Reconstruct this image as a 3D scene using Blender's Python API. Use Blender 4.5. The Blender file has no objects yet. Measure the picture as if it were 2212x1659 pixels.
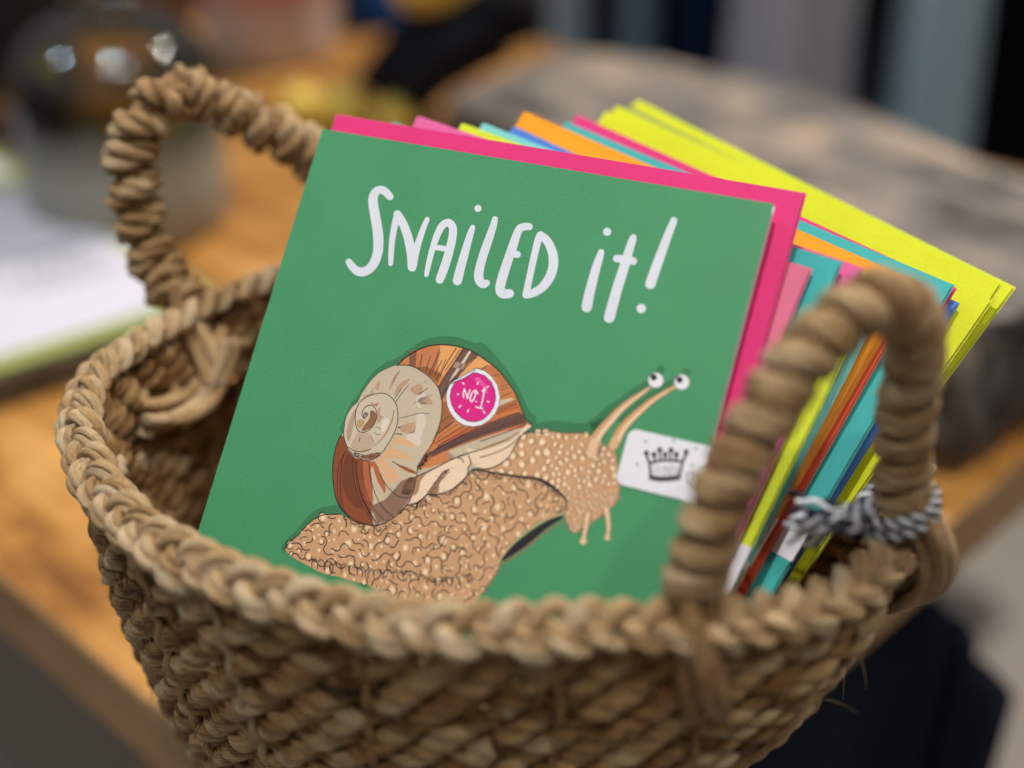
import bpy, bmesh, math, random
import numpy as np
from mathutils import Vector, Matrix
from mathutils.geometry import tessellate_polygon

random.seed(7)
rng = np.random.default_rng(7)
sc = bpy.context.scene
COL = sc.collection

# ------------------------------------------------------------------ camera, world, lamps, exposure
CAMZ = 1.142                       # floor is z = 0, table top 0.75
PITCH = math.radians(29.5)
cam_d = bpy.data.cameras.new("camera"); cam = bpy.data.objects.new("camera", cam_d); COL.objects.link(cam)
cam.location = (0, 0, CAMZ); cam.rotation_euler = (math.radians(90) - PITCH, 0, 0)
cam_d.lens = 50; cam_d.sensor_width = 36; cam_d.sensor_fit = 'HORIZONTAL'
cam_d.clip_start = 0.02; cam_d.clip_end = 60
cam_d.dof.use_dof = True; cam_d.dof.focus_distance = 0.436; cam_d.dof.aperture_fstop = 2.8
sc.camera = cam

w = bpy.data.worlds.new("World"); sc.world = w; w.use_nodes = True
nt = w.node_tree; nt.nodes.clear()
wo = nt.nodes.new("ShaderNodeOutputWorld"); wb = nt.nodes.new("ShaderNodeBackground")
tc = nt.nodes.new("ShaderNodeTexCoord"); sp = nt.nodes.new("ShaderNodeSeparateXYZ")
rp = nt.nodes.new("ShaderNodeValToRGB"); mp = nt.nodes.new("ShaderNodeMapRange")
mp.inputs[1].default_value = -1; mp.inputs[2].default_value = 1
nt.links.new(tc.outputs["Generated"], sp.inputs[0]); nt.links.new(sp.outputs[2], mp.inputs[0])
nt.links.new(mp.outputs[0], rp.inputs[0]); nt.links.new(rp.outputs[0], wb.inputs[0]); nt.links.new(wb.outputs[0], wo.inputs[0])
rp.color_ramp.elements[0].position = 0.3; rp.color_ramp.elements[0].color = (0.20, 0.175, 0.15, 1)
rp.color_ramp.elements[1].position = 0.7; rp.color_ramp.elements[1].color = (0.80, 0.78, 0.77, 1)
wb.inputs[1].default_value = 0.35

def spot(name, loc, target, power, color, size, angle, blend=0.6):
    l = bpy.data.lights.new(name, 'SPOT'); o = bpy.data.objects.new(name, l); COL.objects.link(o)
    l.energy = power; l.color = color; l.shadow_soft_size = size; l.spot_size = math.radians(angle); l.spot_blend = blend
    o.location = loc; d = Vector(target) - Vector(loc); o.rotation_euler = d.to_track_quat('-Z', 'Y').to_euler()
    return o
spot("ceiling_spot", (-0.12, 0.27, 2.75), (0.02, 0.38, 0.9), 92, (1.0, 0.96, 0.91), 0.035, 44, 1.0)
spot("ceiling_spot", (0.75, -0.25, 2.70), (0.0, 0.42, 0.9), 29, (1.0, 0.92, 0.80), 0.04, 40, 1.0)
spot("ceiling_spot", (-0.04, -0.58, 2.66), (0.02, 0.36, 0.9), 24, (1.0, 0.93, 0.82), 0.035, 36, 1.0)
spot("ceiling_spot", (1.0, 1.9, 2.9), (0.06, 1.18, 0.75), 255, (1.0, 0.92, 0.82), 0.04, 68, 0.9)
spot("ceiling_spot", (-1.5, 0.9, 2.6), (-0.3, 0.7, 0.8), 34, (0.60, 0.82, 1.0), 0.05, 70)
for lx, ly, lc in ((-0.10, 0.74, (.06, .38, 1.0)), (-0.04, 0.62, (.06, .38, 1.0)), (-0.22, 0.55, (1.0, .66, .36)), (-0.24, 0.84, (1.0, .74, .44))):
    spot("shop_lamp", (lx, ly, 2.6), (-0.245, 0.89, 0.87), 5, lc, 0.010, 14, 0.5)

sc.view_settings.view_transform = 'Standard'; sc.view_settings.look = 'None'
sc.view_settings.gamma = 1.0; sc.view_settings.use_curve_mapping = False
sc.view_settings.exposure = 0.0
sc.render.engine = 'CYCLES'
sc.cycles.use_denoising = True
sc.cycles.max_bounces = 8; sc.cycles.transparent_max_bounces = 8
sc.cycles.caustics_reflective = False; sc.cycles.caustics_refractive = False

# ------------------------------------------------------------------ measuring helpers (photo measured at 2212 x 1659, millimetres from the lens)
F = 3072.0
CP, SP = math.cos(PITCH), math.sin(PITCH)
def ray(u, v):
    x = (u - 1106) / F; up = -(v - 829.5) / F
    return np.array([x, CP + SP * up, -SP + CP * up])
def on_z(u, v, z):
    r = ray(u, v); return r * (z / r[2])
def on_y(u, v, y):
    r = ray(u, v); return r * (y / r[1])
def on_plane(u, v, n, P):
    r = ray(u, v); return r * (n @ P) / (n @ r)
def W(p):
    return Vector((p[0] / 1000, p[1] / 1000, p[2] / 1000 + CAMZ))
def nrm(a):
    a = np.asarray(a, float); return a / np.linalg.norm(a)
TZ = -392.0
FLOORZ = -1142.0

# ------------------------------------------------------------------ object helpers
def tag(o, label, cat, group=None, kind=None):
    if label: o["label"] = label
    if cat: o["category"] = cat
    if group: o["group"] = group
    if kind: o["kind"] = kind
    return o
def empty(name, loc=(0, 0, 0)):
    o = bpy.data.objects.new(name, None); COL.objects.link(o); o.location = loc; o.empty_display_size = 0.02
    return o
def mesh_obj(name, verts, faces, mats, parent=None, midx=None, smooth=False):
    me = bpy.data.meshes.new(name); me.from_pydata([tuple(v) for v in verts], [], [tuple(f) for f in faces])
    for m in (mats if isinstance(mats, (list, tuple)) else [mats]): me.materials.append(m)
    if midx is not None: me.polygons.foreach_set("material_index", np.asarray(midx, dtype=np.int32))
    if smooth: me.polygons.foreach_set("use_smooth", np.ones(len(me.polygons), dtype=bool))
    me.update()
    o = bpy.data.objects.new(name, me); COL.objects.link(o)
    if parent: o.parent = parent
    return o
def bm_obj(name, bm, mats, parent=None, smooth=False):
    me = bpy.data.meshes.new(name); bm.normal_update(); bm.to_mesh(me); bm.free()
    for m in (mats if isinstance(mats, (list, tuple)) else [mats]): me.materials.append(m)
    if smooth: me.polygons.foreach_set("use_smooth", np.ones(len(me.polygons), dtype=bool))
    o = bpy.data.objects.new(name, me); COL.objects.link(o)
    if parent: o.parent = parent
    return o
def s2l(c):
    c = c / 255.0
    return c / 12.92 if c <= 0.04045 else ((c + 0.055) / 1.055) ** 2.4
def rgb(r, g, b, k=1.0):
    return (min(s2l(r) * k, .93), min(s2l(g) * k, .93), min(s2l(b) * k, .93), 1)

# ------------------------------------------------------------------ materials
def new_mat(name):
    m = bpy.data.materials.new(name); m.use_nodes = True
    n = m.node_tree; b = n.nodes["Principled BSDF"]
    return m, n, b
def N(n, t): return n.nodes.new("ShaderNode" + t)
def ramp(n, stops):
    r = N(n, "ValToRGB"); e = r.color_ramp.elements
    while len(e) < len(stops): e.new(0.5)
    for k, (p, c) in enumerate(stops): e[k].position = p; e[k].color = c if len(c) == 4 else (*c, 1)
    return r
def coords(n, scale=(1, 1, 1), kind="Object", rot=(0, 0, 0)):
    t = N(n, "TexCoord"); q = N(n, "Mapping"); q.inputs["Rotation"].default_value = rot
    m = N(n, "Mapping"); m.inputs["Scale"].default_value = scale
    n.links.new(t.outputs[kind], q.inputs[0]); n.links.new(q.outputs[0], m.inputs[0]); return m.outputs[0]
def noise(n, vec, scale, detail=4, rough=0.55, dist=0.0):
    x = N(n, "TexNoise"); x.inputs["Scale"].default_value = scale; x.inputs["Detail"].default_value = detail
    x.inputs["Roughness"].default_value = rough; x.inputs["Distortion"].default_value = dist
    if vec is not None: n.links.new(vec, x.inputs["Vector"])
    return x
def bump(n, b, h, strength, distance):
    k = N(n, "Bump"); k.inputs["Strength"].default_value = strength; k.inputs["Distance"].default_value = distance
    n.links.new(h, k.inputs["Height"]); n.links.new(k.outputs[0], b.inputs["Normal"]); return k
_pm = {}
def paper(name, c, rough=0.75, var=0.10, tex=0.5):
    if name in _pm: return _pm[name]
    m, n, b = new_mat(name)
    v = coords(n, (1, 5, 3)); x = noise(n, v, 700, 3, 0.6)
    v2 = coords(n, (1, 1, 1)); y = noise(n, v2, 45, 3, 0.5)
    mx = N(n, "Mix"); mx.data_type = 'FLOAT'; mx.inputs[0].default_value = 0.4
    n.links.new(x.outputs[0], mx.inputs[2]); n.links.new(y.outputs[0], mx.inputs[3])
    lo = tuple(q * (1 - var) for q in c[:3]); hi = tuple(min(q * (1 + var), .95) for q in c[:3])
    r = ramp(n, [(0.3, lo), (0.7, hi)]); n.links.new(mx.outputs[0], r.inputs[0]); n.links.new(r.outputs[0], b.inputs["Base Color"])
    b.inputs["Roughness"].default_value = rough; b.inputs["Specular IOR Level"].default_value = 0.3
    bump(n, b, x.outputs[0], tex, 0.00012)
    _pm[name] = m; return m
def plain(name, c, rough=0.6, spec=0.4, nscale=40, var=0.25, bmp=0.2, bdist=0.001, scale=(1, 1, 1)):
    m, n, b = new_mat(name)
    x = noise(n, coords(n, scale), nscale, 5, 0.6)
    lo = tuple(q * (1 - var) for q in c[:3]); hi = tuple(min(q * (1 + var), .95) for q in c[:3])
    r = ramp(n, [(0.3, lo), (0.7, hi)]); n.links.new(x.outputs[0], r.inputs[0]); n.links.new(r.outputs[0], b.inputs["Base Color"])
    b.inputs["Roughness"].default_value = rough; b.inputs["Specular IOR Level"].default_value = spec
    if bmp: bump(n, b, x.outputs[0], bmp, bdist)
    return m
def seagrass(name, stops, dark=1.0):
    m, n, b = new_mat(name)
    a = N(n, "Attribute"); a.attribute_name = "strand"
    mp = N(n, "Mapping"); mp.inputs["Scale"].default_value = (0.07, 2.0, 2.0); n.links.new(a.outputs["Vector"], mp.inputs[0])
    fib = noise(n, mp.outputs[0], 2.6, 5, 0.7)
    mp2 = N(n, "Mapping"); mp2.inputs["Scale"].default_value = (0.22, .5, .5); n.links.new(a.outputs["Vector"], mp2.inputs[0])
    blot = noise(n, mp2.outputs[0], 0.7, 3, 0.6)
    t = N(n, "Attribute"); t.attribute_name = "tint"
    m1 = N(n, "Math"); m1.operation = 'MULTIPLY_ADD'; m1.inputs[1].default_value = 1.3; n.links.new(fib.outputs[0], m1.inputs[0])
    m2 = N(n, "Math"); m2.operation = 'MULTIPLY_ADD'; m2.inputs[1].default_value = 0.55; n.links.new(blot.outputs[0], m2.inputs[0])
    m2.inputs[2].default_value = -0.76
    m3 = N(n, "Math"); m3.operation = 'ADD'; n.links.new(m2.outputs[0], m3.inputs[0]); n.links.new(t.outputs["Fac"], m3.inputs[1])
    n.links.new(m3.outputs[0], m1.inputs[2])
    r = ramp(n, stops); n.links.new(m1.outputs[0], r.inputs[0]); n.links.new(r.outputs[0], b.inputs["Base Color"])
    b.inputs["Roughness"].default_value = 0.5; b.inputs["Specular IOR Level"].default_value = 0.35
    bump(n, b, fib.outputs[0], 1.0, 0.0022)
    return m
M = {}
M["seagrass"] = seagrass("seagrass", [(0.12, (.045, .020, .007)), (0.33, (.23, .105, .032)), (0.52, (.52, .28, .098)), (0.72, (.76, .49, .215)), (0.92, (.86, .65, .38))])
M["seagrass_rim"] = seagrass("seagrass_rim", [(0.08, (.09, .042, .016)), (0.30, (.32, .155, .055)), (0.50, (.56, .32, .13)), (0.72, (.72, .48, .24)), (0.92, (.82, .63, .40))])
M["seagrass_handle"] = seagrass("seagrass_handle", [(0.08, (.07, .034, .013)), (0.30, (.27, .135, .050)), (0.50, (.49, .285, .118)), (0.72, (.66, .44, .22)), (0.92, (.76, .57, .36))])
M["core"] = plain("basket_core", (.07, .04, .02), .8, .2)

def wood(name, cols, scale, rot, gs, rough=0.45, bmp=.25, bd=.001, spec=.4):
    m, n, b = new_mat(name)
    v = coords(n, scale, "Object", rot)
    g = noise(n, v, gs, 6, 0.62, 0.6)
    v2 = coords(n, (1, 1, 1)); bl = noise(n, v2, 14, 3, 0.6)
    mx = N(n, "Mix"); mx.data_type = 'FLOAT'; mx.inputs[0].default_value = 0.45
    n.links.new(g.outputs[0], mx.inputs[2]); n.links.new(bl.outputs[0], mx.inputs[3])
    r = ramp(n, cols); n.links.new(mx.outputs[0], r.inputs[0]); n.links.new(r.outputs[0], b.inputs["Base Color"])
    b.inputs["Roughness"].default_value = rough; b.inputs["Specular IOR Level"].default_value = spec
    bump(n, b, g.outputs[0], bmp, bd); return m
M["table"] = wood("orange_oak", [(0.38, (.14, .050, .009)), (0.5, (.37, .165, .034)), (0.62, (.54, .28, .08))], (1.1, 7, 1), (0, 0, math.radians(45)), 6, .42)
M["table_edge"] = wood("oak_edge", [(0.3, (.28, .155, .065)), (0.7, (.54, .34, .165))], (1.2, 12, 12), (0, 0, math.radians(45)), 9, .6)
M["drift"] = wood("weathered_wood", [(0.36, (.016, .012, .010)), (0.45, (.085, .074, .068)), (0.53, (.185, .16, .145)), (0.63, (.42, .31, .21))], (1.4, 11, 8), (0, 0, math.radians(47)), 3.0, .8, .8, .006, .2)
M["floor"] = plain("grey_carpet", (.34, .305, .275), .9, .1, 300, .2, .3, .002)

# ------------------------------------------------------------------ setting
def slab_mesh(poly, z0, z1, bevel=0.0, seg=2):
    bm = bmesh.new()
    vs = [bm.verts.new(W((p[0], p[1], z1))) for p in poly]
    f = bm.faces.new(vs)
    if f.normal.z < 0 or (f.normal_update() or f.normal.z < 0): bm.faces.remove(f); f = bm.faces.new(vs[::-1])
    r = bmesh.ops.extrude_face_region(bm, geom=[f])
    # the extruded copy is moved down and becomes the bottom
    ev = [g for g in r["geom"] if isinstance(g, bmesh.types.BMVert)]
    bmesh.ops.translate(bm, verts=ev, vec=(0, 0, (z0 - z1) / 1000))
    bmesh.ops.recalc_face_normals(bm, faces=bm.faces[:])
    if bevel:
        bmesh.ops.bevel(bm, geom=bm.edges[:], offset=bevel / 1000, segments=seg, affect='EDGES', profile=0.5)
    return bm
fl = mesh_obj("floor", [(-8, -4, 0), (8, -4, 0), (8, 12, 0), (-8, 12, 0)], [(0, 1, 2, 3)], M["floor"])
tag(fl, None, None, kind="structure")

# display table seen from its corner
a0, a1 = on_z(0, 1247, TZ)[:2], on_z(394, 1577, TZ)[:2]
b0, b1 = on_z(2050, 1130, TZ)[:2], on_z(2212, 995, TZ)[:2]
dl = nrm(a0 - a1); dr = nrm(b1 - b0)
A = np.array([dl, -dr]).T
tt = np.linalg.solve(A, b0 - a1); corner = a1 + dl * tt[0]
dl = nrm(a0 - corner)
dr = nrm(np.array([dl[1], -dl[0]]) * 0.6 + dr * 0.4)
tp = [corner, corner + dr * 790, corner + dr * 790 + dl * 1700, corner + dl * 1700]
tbl = empty("display_table", W((corner[0], corner[1], FLOORZ)))
tag(tbl, "orange wooden display table, its corner under the woven basket", "table")
def local(o, par): o.matrix_parent_inverse = par.matrix_world.inverted(); return o
def child(o, par):
    o.parent = par; bpy.context.view_layer.update(); o.matrix_parent_inverse = par.matrix_world.inverted(); return o
bm = slab_mesh(tp, TZ - 40, TZ, 2.5, 2)
for f in bm.faces: f.material_index = 0 if f.normal.z > 0.75 else 1
child(bm_obj("table_top", bm, [M["table"], M["table_edge"]]), tbl)
for k in range(4):
    i, j = k % 2, k // 2
    c = corner + dr * (75 + i * 485) + dl * (250 + j * 1250)
    q = [c + dr * x + dl * y for x, y in ((-28, -28), (28, -28), (28, 28), (-28, 28))]
    child(bm_obj("leg", slab_mesh(q, FLOORZ, TZ - 40.5, 2), M["table_edge"]), tbl)

# ------------------------------------------------------------------ tubes
class Tubes:
    def __init__(s): s.V, s.Fq, s.S, s.T, s.n = [], [], [], [], 0
    def add(s, P, r, m=8, tint=0.5, flat=1.0, ref=None, off=0.0, crease=0.0, cap=True):
        P = np.asarray(P, float); n = len(P)
        r = np.broadcast_to(np.asarray(r, float), (n,))
        T = np.gradient(P, axis=0); T /= np.linalg.norm(T, axis=1)[:, None] + 1e-9
        if ref is None:
            a = np.array([0, 0, 1.0]) if abs(T[0][2]) < .8 else np.array([1.0, 0, 0])
            X = np.zeros_like(P); x = np.cross(T[0], a)
            for i in range(n):
                x = x - T[i] * (x @ T[i]); x /= np.linalg.norm(x) + 1e-9; X[i] = x
        else:
            X = np.broadcast_to(np.asarray(ref, float), P.shape).copy(); X -= T * np.sum(X * T, 1)[:, None]
            X /= np.linalg.norm(X, axis=1)[:, None] + 1e-9
        Y = np.cross(T, X)
        th = np.linspace(0, 2 * np.pi, m, endpoint=False)
        prof = 1 + crease * np.cos(3 * th + off)
        c = (np.cos(th) * prof)[None, :, None]; q = (np.sin(th) * prof)[None, :, None] * flat
        V = P[:, None, :] + r[:, None, None] * (X[:, None, :] * c + Y[:, None, :] * q)
        L = np.concatenate([[0], np.cumsum(np.linalg.norm(np.diff(P, axis=0), axis=1))]) + off * 37
        S = np.stack([np.broadcast_to(L[:, None], (n, m)), np.broadcast_to(np.cos(th)[None] + off * 3, (n, m)), np.broadcast_to(np.sin(th)[None], (n, m))], -1)
        tn = np.broadcast_to(np.asarray(tint, float), (n,))
        i = np.arange(n - 1)[:, None]; j = np.arange(m)[None]; j2 = (j + 1) % m
        q4 = np.stack([i * m + j, i * m + j2, (i + 1) * m + j2, (i + 1) * m + j], -1).reshape(-1, 4) + s.n
        s.V.append(V.reshape(-1, 3)); s.S.append(S.reshape(-1, 3)); s.T.append(np.repeat(tn, m)); s.Fq.append(q4); s.n += n * m
        if cap:
            for e, base in ((0, 0), (1, (n - 1) * m)):
                b0 = s.n - n * m + base
                s.V.append(P[0:1] if e == 0 else P[-1:]); s.S.append(np.zeros((1, 3))); s.T.append(tn[:1])
                cidx = s.n; s.n += 1
                jj = np.arange(m)
                tri = np.stack([b0 + (jj + 1) % m, b0 + jj, np.full(m, cidx), np.full(m, cidx)], -1) if e == 0 else np.stack([b0 - 0 + jj - 0, b0 + (jj + 1) % m, np.full(m, cidx), np.full(m, cidx)], -1)
                if e == 1: tri = tri - 1 * 0
                s.Fq.append(tri)
                # later additions in this call must not shift indices of the ring
                if e == 0: s._c0 = 1
                n_shift = 1
                if e == 0:
                    # ring indices for the end cap sit before the start-cap vertex
                    s.n_after = s.n
                    P_keep = None
            # fix the end cap ring base (start cap vertex was appended after the rings)
            s.Fq[-1] = np.stack([(s.n - 2 - m) + jj, (s.n - 2 - m) + (jj + 1) % m, np.full(m, s.n - 1), np.full(m, s.n - 1)], -1)
    def build(s, name, mat, parent=None):
        V = np.concatenate(s.V) / 1000; V[:, 2] += CAMZ
        Q = np.concatenate(s.Fq)
        me = bpy.data.meshes.new(name)
        tri = Q[:, 2] == Q[:, 3]
        cnt = np.where(tri, 3, 4)
        flat_idx = np.concatenate([Q[~tri].reshape(-1), Q[tri][:, :3].reshape(-1)])
        cnt = np.concatenate([np.full((~tri).sum(), 4), np.full(tri.sum(), 3)])
        st = np.concatenate([[0], np.cumsum(cnt)[:-1]])
        me.vertices.add(len(V)); me.vertices.foreach_set("co", V.reshape(-1).astype(np.float32))
        me.loops.add(len(flat_idx)); me.loops.foreach_set("vertex_index", flat_idx.astype(np.int32))
        me.polygons.add(len(cnt)); me.polygons.foreach_set("loop_start", st.astype(np.int32))
        me.polygons.foreach_set("use_smooth", np.ones(len(cnt), dtype=bool))
        me.update(calc_edges=True); me.validate()
        a = me.attributes.new("strand", 'FLOAT_VECTOR', 'POINT'); a.data.foreach_set("vector", np.concatenate(s.S).reshape(-1).astype(np.float32))
        a = me.attributes.new("tint", 'FLOAT', 'POINT'); a.data.foreach_set("value", np.concatenate(s.T).astype(np.float32))
        me.materials.append(mat)
        o = bpy.data.objects.new(name, me); COL.objects.link(o)
        if parent: child(o, parent)
        return o
def catmull(P, n, closed=False):
    P = np.asarray(P, float); k = len(P)
    out = []
    segs = k if closed else k - 1
    for t in np.linspace(0, segs, n, endpoint=not closed):
        i = min(int(t), segs - 1); f = t - i
        g = (lambda q: P[q % k]) if closed else (lambda q: P[min(max(q, 0), k - 1)])
        p0, p1, p2, p3 = g(i - 1), g(i), g(i + 1), g(i + 2)
        out.append(0.5 * (2 * p1 + (p2 - p0) * f + (2 * p0 - 5 * p1 + 4 * p2 - p3) * f * f + (3 * p1 - p0 - 3 * p2 + p3) * f ** 3))
    return np.array(out)

# ------------------------------------------------------------------ the basket
RIMZ = -233.0
BC = np.array([-8.0, 400.0])
RIM = [(0, 282), (50, 283), (90, 302), (114, 340), (121, 385), (115, 430), (93, 475), (50, 503), (-5, 513), (-52, 506), (-90, 486), (-118, 456), (-136, 415), (-134, 380), (-115, 343), (-82, 310), (-43, 291)]
loop = catmull(RIM, 1700, True)
ln = np.concatenate([[0], np.cumsum(np.linalg.norm(np.diff(np.vstack([loop, loop[:1]]), axis=0), axis=1))])
PERIM = ln[-1]
LX = np.interp(np.linspace(0, PERIM, 2001), ln, np.append(loop[:, 0], loop[0, 0]))
LY = np.interp(np.linspace(0, PERIM, 2001), ln, np.append(loop[:, 1], loop[0, 1]))
PD = np.array([0, 22, 48, 75, 100, 125, 145, 160.0]); PSC = np.array([1, .985, .94, .865, .775, .68, .59, .50]); PSH = np.array([0, -1, -5, -10, -16, -22, -26, -29.0])
def wall(wp, h, out=0.0, dz=0.0):
    """point on the basket wall: wp in loops round the rim, h millimetres below it, out = outward offset"""
    wp = np.asarray(wp, float) % 1.0; h = np.broadcast_to(np.asarray(h, float), wp.shape)
    x = np.interp(wp * 2000, np.arange(2001), LX); y = np.interp(wp * 2000, np.arange(2001), LY)
    e = 2e-3
    tx = np.interp((wp + e) % 1 * 2000, np.arange(2001), LX) - np.interp((wp - e) % 1 * 2000, np.arange(2001), LX)
    ty = np.interp((wp + e) % 1 * 2000, np.arange(2001), LY) - np.interp((wp - e) % 1 * 2000, np.arange(2001), LY)
    l = np.hypot(tx, ty); nx, ny = ty / l, -tx / l
    s = np.interp(h, PD, PSC); sh = np.interp(h, PD, PSH)
    X = BC[0] + sh + s * (x - BC[0]) + nx * out; Y = BC[1] + s * (y - BC[1]) + ny * out
    # the rim line is hand made: it rises and dips a little
    dip = 2.2 * np.sin(2 * np.pi * wp * 3 + 1.0) + 1.3 * np.sin(2 * np.pi * wp * 7)
    Z = RIMZ - h + dip * (1 - np.clip(h / 120, 0, 1)) + dz
    return np.stack([X, Y, Z], -1), np.stack([nx, ny, np.zeros_like(nx)], -1)
basket = empty("woven_basket", W((BC[0] - 29, BC[1], TZ)))
tag(basket, "woven seagrass basket with two rope handles holding the cards", "basket")
NST = 54
wv = Tubes()
rows = np.arange(7.5, 158, 4.75)
for ri, h in enumerate(rows):
    for p in range(2):
        per = NST * 12
        wp = np.linspace(0, 1, per + 1)
        lump = rng.normal(0, 1, NST + 2); jit = rng.normal(0, 1, NST + 2)
        ang = 2 * np.pi * (wp * NST / 2) + p * np.pi + ri * 0.9 + .12 * np.interp(wp * NST, np.arange(NST + 2), jit)
        ls = np.interp(wp * NST, np.arange(NST + 2), lump); js = np.interp(wp * NST + .4, np.arange(NST + 2), jit)
        t0 = .45 + .10 * rng.normal()
        rad = 2.0 * (1 + .13 * ls) * (1 + .17 * np.cos(2 * ang))
        out = 2.3 * np.cos(ang) + .5 * js
        dz = 1.65 * np.sin(ang) + .5 * np.roll(js, 11)
        P, nn = wall(wp, h + 0 * wp)
        P = P + nn * out[:, None]; P[:, 2] += dz
        wv.add(P, np.clip(rad, 1.4, 3.6), 12, t0 + .17 * ls, flat=1.08, off=rng.random() * 6, crease=.12, ref=nn, cap=False)
wv.build("basket_wall", M["seagrass"], basket)
stk = Tubes()
for k in range(NST):
    h = np.linspace(2, 159, 40); wp = (k + .5) / NST + np.zeros(40) + .002 * np.sin(h / 23 + k)
    P, nn = wall(wp, h); stk.add(P, 2.1, 6, .3 + .1 * rng.normal(), off=rng.random() * 5)
for k in range(0, NST, 3):                       # slanting outer ribs worked over every second row
    h = np.linspace(6, 140, 96)
    wp = (k + rng.random()) / NST + (h - 6) * 0.00022 + .0012 * np.sin(h / 15 + k)
    P, nn = wall(wp, h); o = 3.5 + .9 * np.sin(2 * np.pi * h / 12.0 + k); P = P + nn * o[:, None]
    stk.add(P, 1.2 * (1 + .12 * np.sin(h / 7 + k)), 7, .52 + .12 * rng.normal(), off=rng.random() * 5, crease=.1)
stk.build("stakes", M["seagrass"], basket)
# base of the basket: coiled rope
bs = Tubes()
for k in range(12):
    s = 1 - k / 12.0
    wp = np.linspace(0, 1, 160); P, nn = wall(wp, 159 + 0 * wp)
    c = np.array([BC[0] - 29, BC[1]]); P[:, :2] = c + (P[:, :2] - c) * s; P[:, 2] = TZ + 3.4
    bs.add(P, 3.2, 7, .4, off=k, cap=False)
bs.build("base", M["seagrass"], basket)
# plaited rim
rim = Tubes()
NB = 28
for k in range(3):
    for sub in range(4):
        n = NB * 26
        wp = np.linspace(0, 1, n + 1)
        ph = 2 * np.pi * NB * wp + 2 * np.pi * k / 3
        q = rng.normal(0, 1, NB * 2 + 2); qs = np.interp(wp * NB * 2, np.arange(NB * 2 + 2), q)
        lat = 4.8 * np.sin(ph) + .6 * qs; hgt = 2.3 * np.sin(2 * ph)
        sa = 2 * np.pi * NB * .5 * wp + sub * 1.571 + .4 * qs
        lat = lat + 1.8 * np.cos(sa) ; hgt = hgt + 1.5 * np.sin(sa)
        P, nn = wall(wp, 0 * wp)
        up = np.array([0, 0, 1.0]); wax = nn * .72 + up * -.50; wax /= np.linalg.norm(wax, axis=1)[:, None]
        hax = nn * .50 + up * .72; hax /= np.linalg.norm(hax, axis=1)[:, None]
        P = P + wax * lat[:, None] + hax * (hgt + 1.5)[:, None]
        rim.add(P, np.clip(1.62 * (1 + .26 * qs), .8, 2.6), 10, .50 + .12 * qs + .08 * rng.normal(), off=rng.random() * 6, crease=.16, flat=.85, cap=False)
rim.build("rim", M["seagrass_rim"], basket)

def wrapped(path, core, sr, pitch, name, chunky, twist=1.0):
    """rope handle: a core closely bound with seagrass cord"""
    h = Tubes()
    P = catmull(path, 400); L = np.concatenate([[0], np.cumsum(np.linalg.norm(np.diff(P, axis=0), axis=1))]); tot = L[-1]
    n = int(tot / pitch * 20)
    s = np.linspace(0, tot, n); C = np.stack([np.interp(s, L, P[:, i]) for i in range(3)], -1)
    T = np.gradient(C, axis=0); T /= np.linalg.norm(T, axis=1)[:, None]
    ref = nrm(np.cross(P[-1] - P[0], [0, 0, 1])); X = ref - T * (T @ ref)[:, None]; X /= np.linalg.norm(X, axis=1)[:, None]; Y = np.cross(T, X)
    h.add(C[::6], core, 10, .2, cap=True)
    for ply in range(2):
        turns = s / pitch + ply * .5
        q = rng.normal(0, 1, int(tot / pitch * 2) + 4); qs = np.interp(s / pitch * 2, np.arange(len(q)), q)
        a = np.pi * turns * 2 * .5
        rr = core + sr * .25 + .4 * qs * chunky
        D = C + X * (np.cos(a) * rr)[:, None] + Y * (np.sin(a) * rr)[:, None] + T * (.9 * chunky * np.roll(qs, 9))[:, None]
        if ply == 1: pass
        nn = X * np.cos(a)[:, None] + Y * np.sin(a)[:, None]
        for sub in (-1, 1):
            tw_ = a * 2.3 + ply + .5 * qs
            cx_ = twist * np.cos(tw_) + (1 - twist) * (1 + .15 * np.sin(tw_ * .4)); sx_ = twist * np.sin(tw_) + (1 - twist) * .25 * np.sin(tw_ * .6)
            D2 = D + T * (sub * sr * .48 * cx_)[:, None] + nn * (sub * sr * .40 * sx_)[:, None]
            h.add(D2, np.clip(sr * .66 * (1 + .14 * qs * chunky), sr * .45, sr * 1.1), 8, .5 + .10 * qs + .06 * rng.normal(), off=rng.random() * 6, crease=.12, ref=nn)
    return h
def bundle(h, pts, r, k=4, spread=2.6, t=.5):
    P = catmull(pts, 40)
    for i in range(k):
        o = np.array([math.cos(i * 2.4), math.sin(i * 2.4), math.sin(i * 1.3)]) * spread
        h.add(P + o[None] * (1 + .25 * np.sin(np.linspace(0, 5, 40) + i))[:, None], r, 8, t + .1 * rng.normal(), off=rng.random() * 6, crease=.15)
# right-hand handle
hr = [(40, 288, -250), (45, 286, -224), (51, 289, -196), (63, 297, -173), (76, 304, -158), (90, 312, -153), (101, 319, -163), (104, 323, -180), (105, 324, -201), (107, 322, -220), (110, 324, -240)]
h = wrapped(hr[1:-1], 5.9, 2.5, 4.4, "handle", .35, .25)
bundle(h, [(43, 286, -220), (46, 279, -234), (50, 279, -250), (54, 290, -264)], 2.5, 6, 3.4, .30)
bundle(h, [(107, 320, -216), (116, 319, -232), (119, 325, -250), (112, 335, -262), (104, 334, -250)], 2.4, 5, 3.0)
hd = h.build("handle", M["seagrass_handle"], basket)
hl = [(-119, 464, -229), (-130, 470, -214), (-134, 474, -199), (-135, 478, -183), (-131, 482, -167), (-120, 487, -157.5), (-108, 493, -162), (-93, 500, -173), (-78, 507, -186), (-62, 511, -204), (-48, 512, -226)]
h = wrapped(hl, 5.9, 3.3, 6.0, "handle", .9)
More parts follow.
